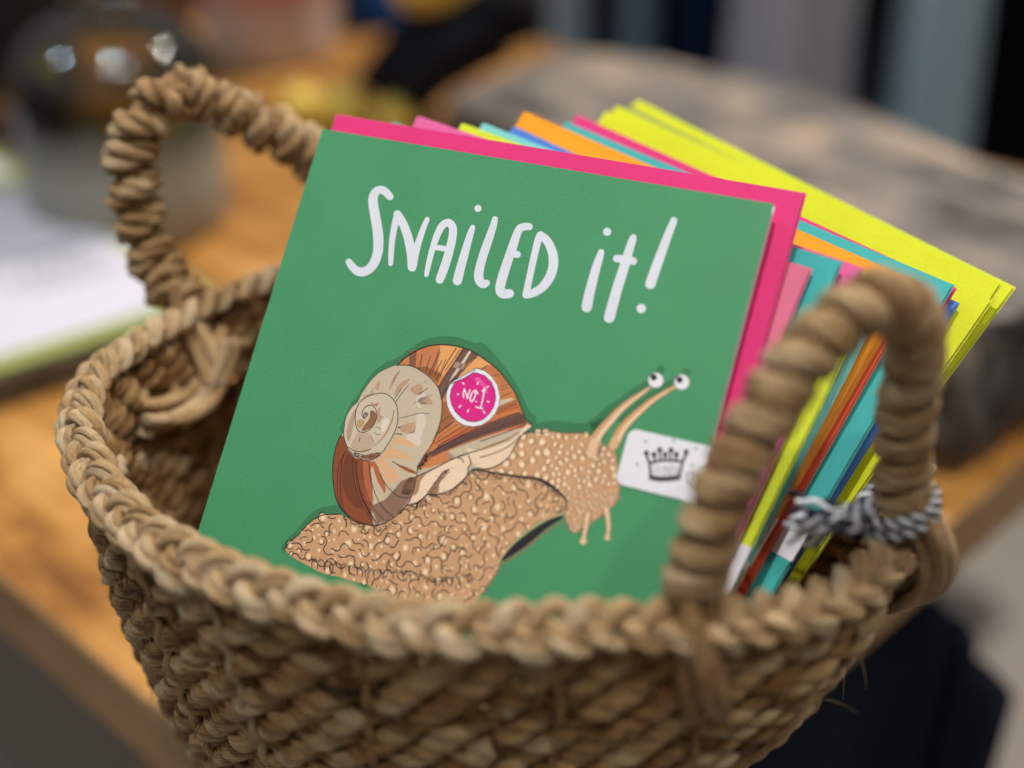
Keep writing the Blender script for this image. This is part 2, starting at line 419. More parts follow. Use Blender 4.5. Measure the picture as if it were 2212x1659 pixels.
bundle(h, [(-121, 465, -222), (-119, 460, -233), (-113, 454, -244), (-109, 449, -254)], 2.7, 7, 4.6, .5)
bundle(h, [(-126, 422, -253), (-119, 430, -257), (-112, 442, -257), (-107, 450, -250), (-103, 459, -241)], 2.6, 5, 3.6, .5)
bundle(h, [(-48, 510, -222), (-46, 503, -240), (-44, 498, -262)], 2.6, 4, 3.0)
h.build("handle", M["seagrass_handle"], basket)
# stray fibres and cut ends
fb = Tubes()
for k in range(150):
    wp = np.array([rng.random()]); hh = rng.random() * 120 if k > 50 else -2
    P, nn = wall(wp, np.array([max(hh, 0)])); p = P[0] + nn[0] * 4.5 + np.array([0, 0, 3 if hh < 0 else 0])
    d = nrm(nn[0] * .6 + rng.normal(0, .7, 3)); L = 3 + 9 * rng.random() ** 2; t = np.linspace(0, 1, 7)[:, None]
    fb.add(p + d * L * t + np.array([0, 0, -1]) * L * .35 * t * t + nrm(rng.normal(0, 1, 3)) * L * .2 * t * t, np.linspace(.22, .07, 7), 4, .9)
for k in range(9):                                # blunt cut ends poking out inside the left wall
    wp = np.array([.70 + .11 * rng.random()]); P, nn = wall(wp, np.array([12 + 26 * rng.random()]))
    p = P[0] - nn[0] * 3; d = nrm(-nn[0] + rng.normal(0, .5, 3)); t = np.linspace(0, 1, 5)[:, None]
    fb.add(p + d * 7 * t, 2.0 + .5 * rng.random(), 9, .75, crease=.2)
o = fb.build("stray_fibres", M["seagrass_rim"], basket); o["kind"] = "stuff"

# ------------------------------------------------------------------ greeting card and its printed artwork
RV = nrm([.91, -.415, -.004]); UV_ = nrm(np.array([.27, .585, .764]) - RV * (RV @ np.array([.27, .585, .764]))); NV = nrm(np.cross(RV, UV_))
if NV[1] > 0: NV = -NV
TLc = on_plane(697, 278, NV, np.array([-61.5, 442.6, -155.2])); CW = 150.0
CORG = TLc - UV_ * CW                             # bottom-left corner of the card front
def frame_empty(name, org, r, u, n):
    o = empty(name); o.matrix_world = Matrix(((r[0], u[0], n[0], org[0] / 1000), (r[1], u[1], n[1], org[1] / 1000), (r[2], u[2], n[2], org[2] / 1000 + CAMZ), (0, 0, 0, 1)))
    return o
def on_card(u, v):
    p = on_plane(u, v, NV, TLc) - CORG
    return (p @ RV, p @ UV_)
def crop(x0, y0, wsrc):
    k = wsrc / 2212.0
    return lambda x, y: ((x0 + x * k) / 1.735986, (y0 + y * k) / 1.735986)
R1 = crop(1200, 600, 800); R2 = crop(1900, 700, 800); R3 = crop(1200, 1250, 600); R4 = crop(1600, 1250, 600)
R5 = crop(1200, 1600, 600); R6 = crop(1050, 1800, 800); R7 = crop(1800, 1550, 600); R8 = crop(2200, 1350, 600); Q7 = crop(1200, 1800, 1440)
ID = lambda x, y: (x, y)
card = frame_empty("greeting_card", CORG, RV, UV_, NV)
tag(card, "square green greeting card with a printed snail and white hand lettering, frontmost in the basket", "greeting card")

class Print:
    def __init__(s): s.V, s.Fc, s.mi, s.mats, s.z = [], [], [], [], 0.02
    def ink(s, c, name=None):
        key = "ink_%d_%d_%d" % c
        m = paper(key, rgb(*c), .72, .08, .5)
        if m not in s.mats: s.mats.append(m)
        return s.mats.index(m)
    def up(s, d=0.012): s.z += d
    def poly(s, pts, c, R=ID, smooth=0, closed=True):
        P = [R(*p) for p in pts]
        if smooth: P = catmull(P, len(P) * smooth, True)
        L = [on_card(*p) for p in P]
        tri = tessellate_polygon([[Vector((x, y, 0)) for x, y in L]])
        b = len(s.V); s.V += [(x / 1000, y / 1000, s.z / 1000) for x, y in L]; i = s.ink(c)
        for t in tri:
            a, bb, cc = [L[k] for k in t]
            if (bb[0] - a[0]) * (cc[1] - a[1]) - (bb[1] - a[1]) * (cc[0] - a[0]) < 0: t = (t[0], t[2], t[1])
            s.Fc.append([b + k for k in t]); s.mi.append(i)
    def _fan(s, pts, i):
        L = [on_card(*p) for p in pts]; cx = sum(p[0] for p in L) / len(L); cy = sum(p[1] for p in L) / len(L)
        b = len(s.V); s.V += [(cx / 1000, cy / 1000, s.z / 1000)] + [(x / 1000, y / 1000, s.z / 1000) for x, y in L]
        ar = sum(L[k][0] * L[(k + 1) % len(L)][1] - L[k][1] * L[(k + 1) % len(L)][0] for k in range(len(L)))
        for k in range(len(L)):
            q = [b, b + 1 + k, b + 1 + (k + 1) % len(L)]
            s.Fc.append(q if ar > 0 else q[::-1]); s.mi.append(i)
    def dot(s, x, y, rx, c, R=ID, ry=None, rot=0, n=14):
        ry = ry or rx
        s._fan([R(x + rx * math.cos(t) * math.cos(rot) - ry * math.sin(t) * math.sin(rot), y + rx * math.cos(t) * math.sin(rot) + ry * math.sin(t) * math.cos(rot)) for t in np.linspace(0, 2 * math.pi, n, endpoint=False)], s.ink(c))
    def stroke(s, pts, c, R=ID, w=None, smooth=6, caps=True):
        P = np.array([(p[0], p[1], p[2] if len(p) > 2 else w) for p in pts], float)
        if smooth and len(P) > 2: P = catmull(P, (len(P) - 1) * smooth + 1)
        T = np.gradient(P[:, :2], axis=0); T /= np.linalg.norm(T, axis=1)[:, None] + 1e-9
        Nn = np.stack([-T[:, 1], T[:, 0]], -1); i = s.ink(c)
        Lf = [on_card(*R(*q)) for q in P[:, :2] + Nn * P[:, 2:] / 2]; Rt = [on_card(*R(*q)) for q in P[:, :2] - Nn * P[:, 2:] / 2]
        b = len(s.V); k = len(P)
        s.V += [(x / 1000, y / 1000, s.z / 1000) for x, y in Lf + Rt]
        for j in range(k - 1): s.Fc.append([b + j, b + j + 1, b + k + j + 1, b + k + j]); s.mi.append(i)
        if caps:
            s.z += .0015
            for e in (0, -1): s.dot(P[e, 0], P[e, 1], P[e, 2] / 2, c, R, n=12)
            s.z -= .0015
    def build(s, name, parent):
        o = mesh_obj(name, s.V, s.Fc, s.mats, None, s.mi); o.parent = parent
        return o
def panel(name, x0, y0, x1, y1, z0, z1, mat, parent, bow=0.0, bowx=0.0, n=10, edge=None):
    """thin sheet with real thickness, slightly bowed"""
    V, Fc, mi = [], [], []
    for z in (z1, z0):
        for j in range(n + 1):
            for i in range(n + 1):
                a, b = i / n, j / n
                V.append(((x0 + (x1 - x0) * a) / 1000, (y0 + (y1 - y0) * b) / 1000, (z + bow * math.sin(math.pi * b) + bowx * math.sin(math.pi * a)) / 1000))
    k = (n + 1) ** 2; I = lambda i, j, l: l * k + j * (n + 1) + i
    for j in range(n):
        for i in range(n):
            Fc.append((I(i, j, 0), I(i + 1, j, 0), I(i + 1, j + 1, 0), I(i, j + 1, 0))); mi.append(0)
            Fc.append((I(i, j, 1), I(i, j + 1, 1), I(i + 1, j + 1, 1), I(i + 1, j, 1))); mi.append(0)
    for i in range(n):
        Fc.append((I(i, 0, 1), I(i + 1, 0, 1), I(i + 1, 0, 0), I(i, 0, 0))); Fc.append((I(i, n, 0), I(i + 1, n, 0), I(i + 1, n, 1), I(i, n, 1)))
        Fc.append((I(0, i, 0), I(0, i + 1, 0), I(0, i + 1, 1), I(0, i, 1))); Fc.append((I(n, i, 1), I(n, i + 1, 1), I(n, i + 1, 0), I(n, i, 0)))
        mi += [1 if edge else 0] * 4
    o = mesh_obj(name, V, Fc, [mat, edge] if edge else [mat], None, mi); o.parent = parent
    return o
GREEN = (68, 145, 99)
WH = (216, 219, 230)
M["green"] = paper("green_print", rgb(*GREEN), .5, .10, .7)
M["white_card"] = paper("white_card", rgb(232, 230, 228), .8, .05, .3)
panel("front_cover", 0, 0, CW, CW, -.45, 0, M["green"], card, n=2, edge=M["white_card"])
panel("back_cover", 0, 0, CW, CW, -3.2, -2.75, M["white_card"], card, n=2)

# --- lettering
L = Print()
def ST(pts, R): L.stroke(pts, WH, R); L.z += .0004
ST([(725, 380, 75), (682, 332, 80), (630, 308, 80), (578, 332, 86), (550, 400, 96), (558, 500, 100), (580, 620, 102), (600, 750, 105), (606, 860, 105), (598, 960, 100), (565, 1060, 98), (510, 1130, 94), (440, 1162, 93), (380, 1147, 88), (330, 1100, 78), (300, 1056, 68)], R1)
ST([(733, 1075, 50), (738, 960, 58), (750, 820, 62), (775, 680, 68), (803, 566, 74)], R1)
ST([(803, 562, 82), (850, 640, 88), (890, 730, 90), (925, 850, 95), (948, 980, 95), (955, 1112, 92)], R1)
ST([(962, 1100, 84), (990, 960, 78), (1030, 830, 66), (1075, 700, 58), (1112, 615, 50)], R1)
ST([(1103, 1192, 46), (1120, 1110, 55), (1150, 980, 60), (1180, 880, 65), (1215, 780, 70), (1260, 690, 75), (1310, 652, 77), (1352, 660, 82), (1378, 710, 82), (1375, 790, 85), (1355, 890, 88), (1320, 1020, 90), (1280, 1140, 92), (1243, 1240, 86)], R1)
ST([(1195, 905, 56), (1320, 925, 58)], R1)
ST([(1425, 1252, 96), (1460, 1110, 92), (1500, 970, 85), (1540, 830, 75), (1568, 740, 64), (1583, 697, 52)], R1); L.dot(1638, 502, 37, WH, R1, n=20)
ST([(1815, 612, 60), (1798, 680, 72), (1765, 780, 82), (1730, 880, 88), (1695, 980, 90), (1664, 1090, 92), (1645, 1190, 96), (1656, 1252, 95), (1692, 1286, 88), (1726, 1276, 72)], R1)
ST([(235, 415, 74), (180, 416, 78), (135, 436, 80), (100, 510, 84), (70, 600, 92), (25, 730, 95), (-15, 850, 98), (-52, 970, 100), (-68, 1060, 100), (-45, 1108, 98), (5, 1110, 95), (30, 1108, 94)], R2)
ST([(50, 690, 68), (110, 704, 74)], R2)
ST([(200, 1122, 74), (225, 1000, 70), (255, 860, 70), (290, 700, 72), (322, 570, 75), (350, 500, 76)], R2)
ST([(352, 500, 76), (410, 550, 85), (458, 635, 92), (484, 740, 98), (478, 850, 98), (440, 950, 97), (372, 1040, 90), (290, 1096, 84), (205, 1124, 76)], R2)
ST([(830, 1250, 108), (855, 1120, 104), (890, 980, 97), (925, 850, 90), (958, 750, 80), (980, 680, 66)], R2); L.dot(1042, 468, 42, WH, R2, n=20)
ST([(1064, 1358, 112), (1095, 1240, 110), (1140, 1080, 106), (1190, 920, 102), (1235, 780, 98), (1272, 650, 88), (1302, 560, 80), (1314, 527, 68)], R2)
ST([(1140, 745, 76), (1230, 755, 82), (1312, 772, 80)], R2)
ST([(1490, 1010, 106), (1530, 890, 104), (1585, 740, 98), (1640, 590, 90), (1690, 460, 82), (1733, 352, 72)], R2); L.dot(1395, 1263, 48, WH, R2, n=20)
L.build("lettering", card)

# --- snail
G = Print()
INK = (40, 31, 40); TAN = (200, 156, 116); PALE = (228, 194, 156); CREAM = (232, 206, 176); STONE = (196, 180, 156); BROWN = (136, 72, 42); DKB = (112, 60, 36)
ORG = (200, 126, 74); ORG2 = (226, 162, 98); MAUVE = (112, 80, 70); HALO = (56, 120, 80); TERR = (176, 98, 62); MUD = (150, 112, 84); PEACH = (216, 170, 128)
def M2(lst, R): return [R(*p) for p in lst]
body = M2([(50, 715), (110, 640), (200, 560), (280, 470), (350, 410), (430, 368), (520, 358), (620, 355), (720, 400), (900, 440), (1100, 400), (1300, 250), (1500, 100), (1800, 0)], R6)
body += M2([(150, 700), (330, 640), (430, 520), (500, 400), (590, 292), (650, 275), (720, 266), (800, 268), (900, 272), (950, 252), (1020, 246), (1090, 262), (1150, 268), (1250, 276), (1350, 266), (1450, 290), (1560, 310), (1760, 470), (1860, 520), (1890, 600), (1905, 700), (1905, 820), (1922, 920), (1935, 1020), (1925, 1100), (1895, 1220), (1830, 1290), (1720, 1380), (1640, 1450), (1540, 1500), (1440, 1560), (1390, 1610), (1340, 1650), (1270, 1640), (1220, 1560), (1180, 1450), (1172, 1350)], R7)
body += M2([(1400, 180), (1250, 240), (1130, 330), (1060, 420), (1030, 490), (1000, 560), (940, 640), (880, 720), (700, 730), (400, 690)], Q7)
body += M2([(900, 1075), (800, 1060), (700, 1035), (600, 1000), (500, 985), (400, 950), (330, 910), (200, 840), (100, 780)], R6)
# printed darker halo behind the figure
G.poly([(15, 690), (90, 600), (190, 500), (260, 410), (340, 330), (430, 285), (560, 262), (680, 260), (700, 420), (400, 480), (80, 740)], HALO, R6, 3)
G.poly(M2([(310, 1390), (350, 1150), (430, 960), (520, 860), (650, 640), (800, 480), (960, 380), (1100, 320), (1250, 200), (1420, 100), (1600, 50), (1800, 40), (2000, 80), (2150, 140)], R3) + M2([(760, 120), (900, 250), (1050, 420), (1180, 600), (1290, 790), (1370, 980), (1440, 1090), (1520, 1150), (1460, 1280), (1200, 900), (700, 400), (200, 400), (-300, 700)], R4), HALO, ID, 2)
G.poly([(560, 300), (720, 170), (850, 120), (1060, 100), (1300, 130), (1560, 130), (1680, 60), (1750, 300), (1500, 420), (800, 400)], HALO, R7, 3)
G.stroke([(0, 960, 160), (150, 850, 150), (330, 700, 140), (520, 560, 130), (700, 420, 120), (840, 330, 90)], HALO, R8)
G.stroke([(500, 830, 120), (760, 600, 110), (960, 450, 100), (1190, 300, 80)], HALO, R8)
G.z += .003; G.dot(1010, 160, 60, HALO, R8, 90, .5); G.dot(1370, 190, 60, HALO, R8, 80, .5)
G.up()
G.poly(body, TAN); G.up(.008)
# skin: pale blisters and wriggling ink lines
from mathutils.geometry import intersect_point_tri_2d
def inside(p, poly):
    c = False; j = len(poly) - 1
    for i in range(len(poly)):
        if (poly[i][1] > p[1]) != (poly[j][1] > p[1]) and p[0] < (poly[j][0] - poly[i][0]) * (p[1] - poly[i][1]) / (poly[j][1] - poly[i][1] + 1e-9) + poly[i][0]: c = not c
        j = i
    return c
shell_keep = M2([(310, 1390), (350, 1150), (520, 900), (1075, 430), (1600, 150), (2200, 280)], R3) + M2([(1120, 660), (1470, 1280)], R4) + M2([(500, 420), (340, 660), (200, 740), (80, 770)], R7) + M2([(2080, 560), (1900, 830), (1500, 950), (1200, 1090), (1030, 1250), (900, 1340), (600, 1370), (400, 1270), (250, 1080), (180, 700), (300, 100)], R5)
placed = []
r0 = random.Random(3)
neck_line = M2([(0, 770), (350, 850), (800, 920), (1000, 1020), (1150, 1150), (1190, 1300)], R7)
def neck(p):      # above the dark crease = neck and head
    if p[0] < neck_line[0][0]: return False
    if p[0] > neck_line[-1][0]: return True
    y = np.interp(p[0], [q[0] for q in neck_line], [q[1] for q in neck_line]); return p[1] < y
LINE_B = (118, 86, 68)
for k in range(9000):
    p = (r0.uniform(620, 1345), r0.uniform(925, 1290))
    if not inside(p, body) or inside(p, shell_keep): continue
    hd_ = neck(p); lower = hd_ and p[0] > 1215 and p[1] > 1060
    rr = r0.uniform(6, 9.5) if hd_ else r0.uniform(3, 10)
    if p[0] > 1190 and hd_: rr = r0.uniform(4.5, 7.5)
    if lower: rr = r0.uniform(2.5, 4.5)
    if any((p[0] - q[0]) ** 2 + (p[1] - q[1]) ** 2 < ((rr + q[2]) * (1.12 if hd_ else 1.6)) ** 2 for q in placed): continue
    placed.append((p[0], p[1], rr, hd_))
for x, y, rr, hd_ in placed:
    if hd_:
        a = r0.uniform(0, 6.28); arc = r0.uniform(3.5, 6.0)
        pts = [(x + rr * 1.12 * math.cos(a + arc * t), y + rr * 1.05 * math.sin(a + arc * t)) for t in np.linspace(0, 1, 9)]
        G.stroke(pts, LINE_B, ID, 2.0, 1, False)
for x, y, rr, hd_ in placed:
    if not hd_ and rr > 4.2 and r0.random() < .6:
        a = r0.uniform(0, 6.28); arc = r0.uniform(2.4, 5.0)
        G.stroke([(x + rr * 1.15 * math.cos(a + arc * t), y + rr * 1.35 * math.sin(a + arc * t)) for t in np.linspace(0, 1, 9)], INK, ID, r0.uniform(1.7, 2.3), 1, False)
G.up(.006)
for x, y, rr, hd_ in placed:
    rot = r0.uniform(-.6, .6)
    G.dot(x, y, rr * .9 * (.9 if not hd_ else 1), (216, 178, 138), ID, rr * 1.1, rot, 12)
G.up(.004)
for x, y, rr, hd_ in placed:
    G.dot(x, y, rr * .62 * (.85 if not hd_ else 1), (238, 210, 176), ID, rr * .72, 0, 10)
G.up(.006)
nl = 0
occ = []
for k in range(6000):
    if nl > 95: break
    x, y = r0.uniform(630, 1215), r0.uniform(1010, 1290); a = r0.uniform(0, 6.28)
    pts = []; sgn = r0.choice((-1, 1)); run = 0
    for j in range(r0.randint(12, 34)):
        if not inside((x, y), body) or inside((x, y), shell_keep) or neck((x, y)) or any((x - q[0]) ** 2 + (y - q[1]) ** 2 < 75 for q in occ): break
        pts.append((x, y)); a += sgn * r0.uniform(.15, .65); run += 1
        if run > r0.randint(3, 6): sgn = -sgn; run = 0
        x += 4.6 * math.cos(a); y += 5.4 * math.sin(a)
    if len(pts) > 4: G.stroke(pts, INK, ID, r0.uniform(1.9, 2.6), 3, False); nl += 1; occ += pts
# frill along the foot
fr = M2([(330, 830), (450, 850), (600, 880), (750, 900), (900, 930), (1060, 950), (1250, 950), (1400, 985), (1550, 1020), (1700, 1030), (1850, 1010), (1990, 985)], R6)
frc = catmull(fr, 60)
for i in range(0, 58, 3):
    a, b = frc[i], frc[min(i + 3, 59)]; m_ = (a + b) / 2
    G.stroke([(a[0], a[1] + 16), (a[0] + 1, a[1] + 3), (m_[0], m_[1] - 5), (b[0] - 1, b[1] + 3), (b[0], b[1] + 18)], INK, ID, 1.6, 4, False)
for i in range(300):
    t = r0.random() * 59; q = frc[int(t)]; G.dot(q[0] + r0.gauss(0, 4), q[1] + r0.gauss(0, 2.5), r0.uniform(.6, 1.2), INK, n=6)
# crease between neck and body, mouth of the foot
G.up(.004)
G.stroke([(-200, 770, 10), (0, 790, 22), (250, 830, 26), (500, 870, 34), (750, 900, 40), (900, 950, 46), (1030, 1040, 44), (1120, 1120, 40), (1190, 1200, 30), (1195, 1330, 14)], INK, R7)
for i in range(260):
    t = r0.random(); x = -300 + 1400 * t; y = np.interp(x, [-300, 0, 500, 900, 1100], [770, 790, 880, 960, 1110]); G.dot(x + r0.gauss(0, 10), y + abs(r0.gauss(0, 45)), r0.uniform(4, 8), INK, R7, n=6)
G.poly([(1395, 205), (1310, 235), (1230, 285), (1150, 345), (1085, 405), (1045, 465), (1080, 452), (1150, 405), (1230, 345), (1310, 275), (1390, 225)], INK, Q7, 2)
G.stroke([(1410, 190, 9), (1300, 228, 9), (1200, 290, 9), (1110, 365, 9), (1045, 440, 9)], PEACH, Q7)
G.stroke([(1400, 238, 8), (1310, 292, 9), (1220, 365, 10), (1120, 440, 10), (1045, 490, 10), (1000, 560, 10), (940, 640, 10)], MUD, Q7)
# outline of the body
out = body[:8]; G.stroke(out, INK, ID, 2.0, 3)
G.stroke(M2([(590, 292), (650, 275), (720, 266), (800, 268), (900, 272), (950, 252), (1020, 246), (1090, 262), (1150, 268), (1250, 276), (1350, 266), (1450, 290)], R7), (70, 70, 56), ID, 1.8, 3)
G.stroke(M2([(1860, 520), (1890, 600), (1905, 700), (1905, 820), (1922, 920), (1935, 1020), (1925, 1100), (1895, 1220), (1830, 1290), (1720, 1380), (1640, 1450), (1540, 1500), (1440, 1560), (1390, 1610), (1340, 1650), (1270, 1640), (1220, 1560), (1180, 1450), (1172, 1350), (1190, 1240)], R7), (120, 84, 64), ID, 2.0, 3)
# feelers and eye stalks
for q in ([(1543, 195, 26), (1533, 260, 24), (1524, 310, 22), (1518, 350, 18)], [(1650, 165, 30), (1658, 220, 24), (1663, 270, 20), (1656, 325, 16)]):
    G.stroke([(x, y, w_ + 9) for x, y, w_ in q], (96, 84, 62), Q7); G.up(.003); G.stroke(q, PALE, Q7); G.up(.003)
G.dot(1516, 354, 19, PALE, Q7); G.dot(1656, 332, 16, PALE, Q7)
s1 = [(872, 380, 30), (760, 462, 52), (600, 575, 74), (450, 700, 92), (330, 835, 108), (210, 970, 122), (130, 1090, 132), (70, 1260, 130)]
s2 = [(1222, 372, 34), (1080, 450, 54), (900, 565, 72), (750, 690, 88), (620, 810, 100), (500, 940, 116), (425, 1070, 130), (370, 1180, 128)]
for s_, cc in ((s2, (222, 176, 134)), (s1, (224, 186, 150))):
    G.up(.004); G.stroke([(x, y, w_ + 14) for x, y, w_ in s_], (92, 78, 58), R8); G.up(.004); G.stroke(s_, cc, R8)
    G.up(.003); G.stroke([(x - w_ * .22, y - w_ * .18, w_ * .3) for x, y, w_ in s_[1:-1]], (206, 152, 104), R8)
    G.up(.002); G.stroke([(x + w_ * .15, y + w_ * .12, w_ * .32) for x, y, w_ in s_[1:-1]], (236, 206, 174), R8)
G.up(.004); G.dot(60, 1290, 66, (224, 186, 150), R8); G.stroke([(250, 1130, 14), (190, 1250, 16), (120, 1400, 10)], (100, 78, 62), R8)
for (x, y), (a, b) in (((957, 282), (928, 240)), ((1318, 308), (1286, 276))):
    G.up(.003); G.dot(x, y, 108, (130, 140, 130), R8, n=26); G.up(.003); G.dot(x, y, 101, (230, 230, 236), R8, n=26)
    G.up(.003); G.dot(a, b, 46, (36, 32, 40), R8, n=16); G.dot(a - 34, b - 34, 26, (110, 108, 116), R8, n=12)
# shell: orange lip whorl
G.up(.005)
org = M2([(1075, 440), (1110, 405), (1180, 340), (1300, 262), (1400, 212), (1500, 178), (1600, 162), (1700, 156), (1800, 166), (1900, 182), (2000, 207), (2100, 247)], R3) + M2([(620, 240), (700, 290), (830, 380), (940, 460), (1030, 550), (1120, 670), (1210, 800), (1270, 930), (1320, 1060), (1380, 1190), (1460, 1280), (1380, 1300), (1100, 1350), (800, 1440), (500, 1545), (300, 1630)], R4) + M2([(1900, 440), (1500, 570), (1350, 590), (1440, 420), (1550, 220), (1640, 60)], R5) + M2([(1690, 1000), (1640, 760), (1450, 555), (1320, 475)], R3)
G.poly(M2([(1455, 1285), (1300, 1400), (1200, 1560)], R4) + M2([(430, 560), (340, 660), (80, 770), (-100, 760)], R7) + M2([(1900, 800), (1350, 700), (1400, 540), (2000, 200)], R5), STONE); G.up(.004); G.poly(org, ORG); G.up(.005)
for pts, c in (
    ([(0, 200), (190, 165), (190, 330), (150, 480), (0, 560), (-200, 420), (-180, 330)], (194, 122, 78)),
    ([(190, 165), (420, 175), (520, 205), (360, 420), (220, 600), (150, 480)], ORG2),
    ([(720, 300), (860, 410), (920, 460), (780, 480), (680, 480), (500, 600), (430, 620), (560, 440)], ORG2),
    ([(900, 440), (1030, 550), (1120, 680), (1020, 740), (960, 620), (860, 540), (780, 480)], (190, 116, 72)),
    ([(1000, 930), (1180, 890), (1210, 920), (1000, 1010)], (206, 184, 156)),
    ([(-240, 380), (-230, 240), (-130, 230), (-150, 420), (-160, 560), (-240, 520)], (128, 86, 66)),
    ([(-160, 470), (0, 460), (200, 560), (160, 690), (60, 600), (-60, 520)], (148, 92, 52)),
    ([(500, 205), (620, 240), (720, 300), (560, 440), (430, 620), (330, 700), (250, 860), (205, 960), (160, 740), (300, 520)], MAUVE),
    ([(210, 960), (270, 940), (290, 1060), (380, 1180), (330, 1280), (150, 1400), (170, 1300), (205, 1130)], (160, 100, 60)),
    ([(1270, 1090), (1340, 1130), (1390, 1230), (1100, 1320), (800, 1410), (500, 1520), (300, 1610), (60, 1720), (40, 1650), (300, 1480), (700, 1310), (1000, 1200)], MAUVE),
    ([(990, 1060), (1260, 960), (1300, 1060), (900, 1180)], (204, 116, 64)),
    ([(400, 1330), (800, 1240), (1040, 1140), (1040, 1170), (800, 1290), (420, 1440), (180, 1560), (200, 1490)], (196, 106, 64)),
    ([(700, 1470), (1000, 1360), (1380, 1260), (1390, 1290), (1000, 1400), (720, 1510)], (214, 112, 78)),
):
    G.poly(pts, c, R4)
    G.z += .0007
G.up(.004)
G.poly([(590, 240), (620, 250), (520, 420), (400, 580), (310, 670), (370, 560), (470, 420)], (206, 190, 168), R4)
G.poly([(400, 390), (540, 430), (500, 500), (360, 470)], (168, 136, 120), R4); G.up(.003)
for q in ([(180, 230), (130, 360), (60, 520), (30, 600)], [(190, 260), (120, 430), (70, 560)], [(60, 310), (20, 420), (-10, 540)], [(-60, 280), (-80, 400), (-100, 520)], [(410, 210), (330, 330), (240, 480), (190, 600)], [(465, 225), (380, 350), (260, 520)], [(500, 240), (380, 420), (250, 600), (170, 740)], [(710, 315), (590, 430), (460, 570), (300, 740), (210, 910)], [(430, 620), (330, 700), (260, 800)], [(220, 370), (160, 480), (110, 590)], [(265, 360), (200, 520), (120, 650)], [(860, 440), (800, 470), (760, 500)], [(990, 565), (940, 590)], [(1130, 705), (1020, 750)], [(1130, 745), (1020, 790)], [(1180, 820), (1090, 850), (1020, 890)], [(1250, 930), (1100, 975), (990, 1020)], [(1240, 965), (1100, 1010), (980, 1060)], [(1260, 985), (1100, 1040), (960, 1100)], [(1270, 1020), (1100, 1070), (960, 1120)], [(1300, 1090), (1100, 1150), (900, 1240), (600, 1380), (300, 1520), (60, 1660)], [(1330, 1130), (1000, 1240), (700, 1370), (350, 1530), (90, 1680)], [(1340, 1170), (1000, 1280), (700, 1400), (300, 1580)], [(1370, 1200), (1000, 1310), (600, 1470), (250, 1620)], [(1385, 1235), (1000, 1350), (600, 1500), (350, 1610)], [(320, 1140), (270, 1180), (215, 1220)], [(390, 1215), (270, 1300), (160, 1390)], [(440, 1250), (280, 1360), (140, 1470)], [(520, 1280), (300, 1410), (110, 1530)], [(620, 1290), (380, 1430), (150, 1560)], [(720, 1290), (420, 1450), (130, 1600)], [(900, 1220), (640, 1340), (420, 1430)]):
    G.stroke([(x, y) for x, y in q], INK, R4, r0.uniform(7, 12), 5, False)
G.up(.004)
# outline of the lip whorl, grey lip band, cream mantle folds
G.poly(M2([(1460, 1280), (1380, 1300), (1100, 1350), (800, 1440), (500, 1545), (300, 1630)], R4) + M2([(1900, 440), (1550, 580), (1350, 600), (1350, 690), (1600, 570), (1800, 465), (2000, 385), (2200, 325)], R5) + M2([(800, 1540), (1000, 1470), (1270, 1400), (1400, 1330)], R4), STONE); G.up(.004)
G.poly(M2([(1430, 690), (1600, 585), (1800, 475), (1900, 440), (2050, 400), (2090, 460), (2080, 540), (2050, 580), (2050, 640), (2000, 720), (1900, 810), (1800, 880), (1650, 930), (1480, 940), (1380, 1030), (1280, 1070), (1200, 1080), (1280, 900), (1345, 720)], R5), CREAM, ID)
G.poly(M2([(725, 180), (650, 150), (540, 290), (400, 390), (200, 470), (0, 520), (-180, 480), (-140, 640), (-40, 750), (80, 772), (200, 740), (340, 660), (430, 560), (500, 420), (590, 300)], R7), CREAM, ID); G.up(.004)
G.poly([(1350, 700), (1480, 640), (1400, 740), (1360, 900), (1290, 960), (1310, 800)], (168, 128, 92), R5, 2)
G.poly([(1790, 590), (1700, 640), (1600, 760), (1500, 930), (1640, 915), (1650, 800), (1720, 700)], (160, 122, 92), R5, 2); G.up(.004)
for q in ([(1350, 685), (1600, 570), (1800, 465), (2000, 385), (2200, 325)], [(1480, 940), (1650, 932), (1800, 882), (1900, 812), (2000, 722), (2050, 640), (2050, 580), (2088, 500), (2060, 400)], [(1480, 940), (1380, 1030), (1280, 1072), (1200, 1085)], [(1790, 590), (1700, 640), (1600, 770), (1480, 935)], [(1910, 430), (1960, 450), (1990, 490)]):
    G.stroke(q, INK, R5, 15, 5)
for q in ([(725, 185), (650, 245), (590, 295), (500, 420), (430, 560), (340, 660), (200, 740), (80, 772), (-40, 752)], [(560, 310), (450, 420), (320, 500), (150, 570), (0, 610)], [(640, 150), (400, 250), (0, 390)]):
    G.stroke(q, INK, R7, 13, 5)
G.stroke([(540, 260, 14), (380, 360, 20), (200, 430, 26), (0, 510, 16)], (150, 108, 62), R7)
for i in range(420):
    c = r0.choice(([(1480, 950), (1650, 945), (1800, 900), (1900, 830), (2010, 740), (2070, 640)], [(1200, 1095), (1300, 1085), (1400, 1040), (1480, 960)], [(1790, 600), (1700, 650), (1600, 790), (1500, 940)], [(350, 1270), (480, 1350), (640, 1400), (800, 1400), (950, 1340), (1060, 1260)], [(450, 1250), (600, 1320), (760, 1330), (900, 1290)]))
    t = r0.random() * (len(c) - 1); k = int(t); f = t - k; x = c[k][0] * (1 - f) + c[k + 1][0] * f; y = c[k][1] * (1 - f) + c[k + 1][1] * f
    G.dot(x + r0.gauss(6, 22), y + r0.gauss(18, 26), r0.uniform(4, 8), INK, R5, n=6)
G.up(.004)
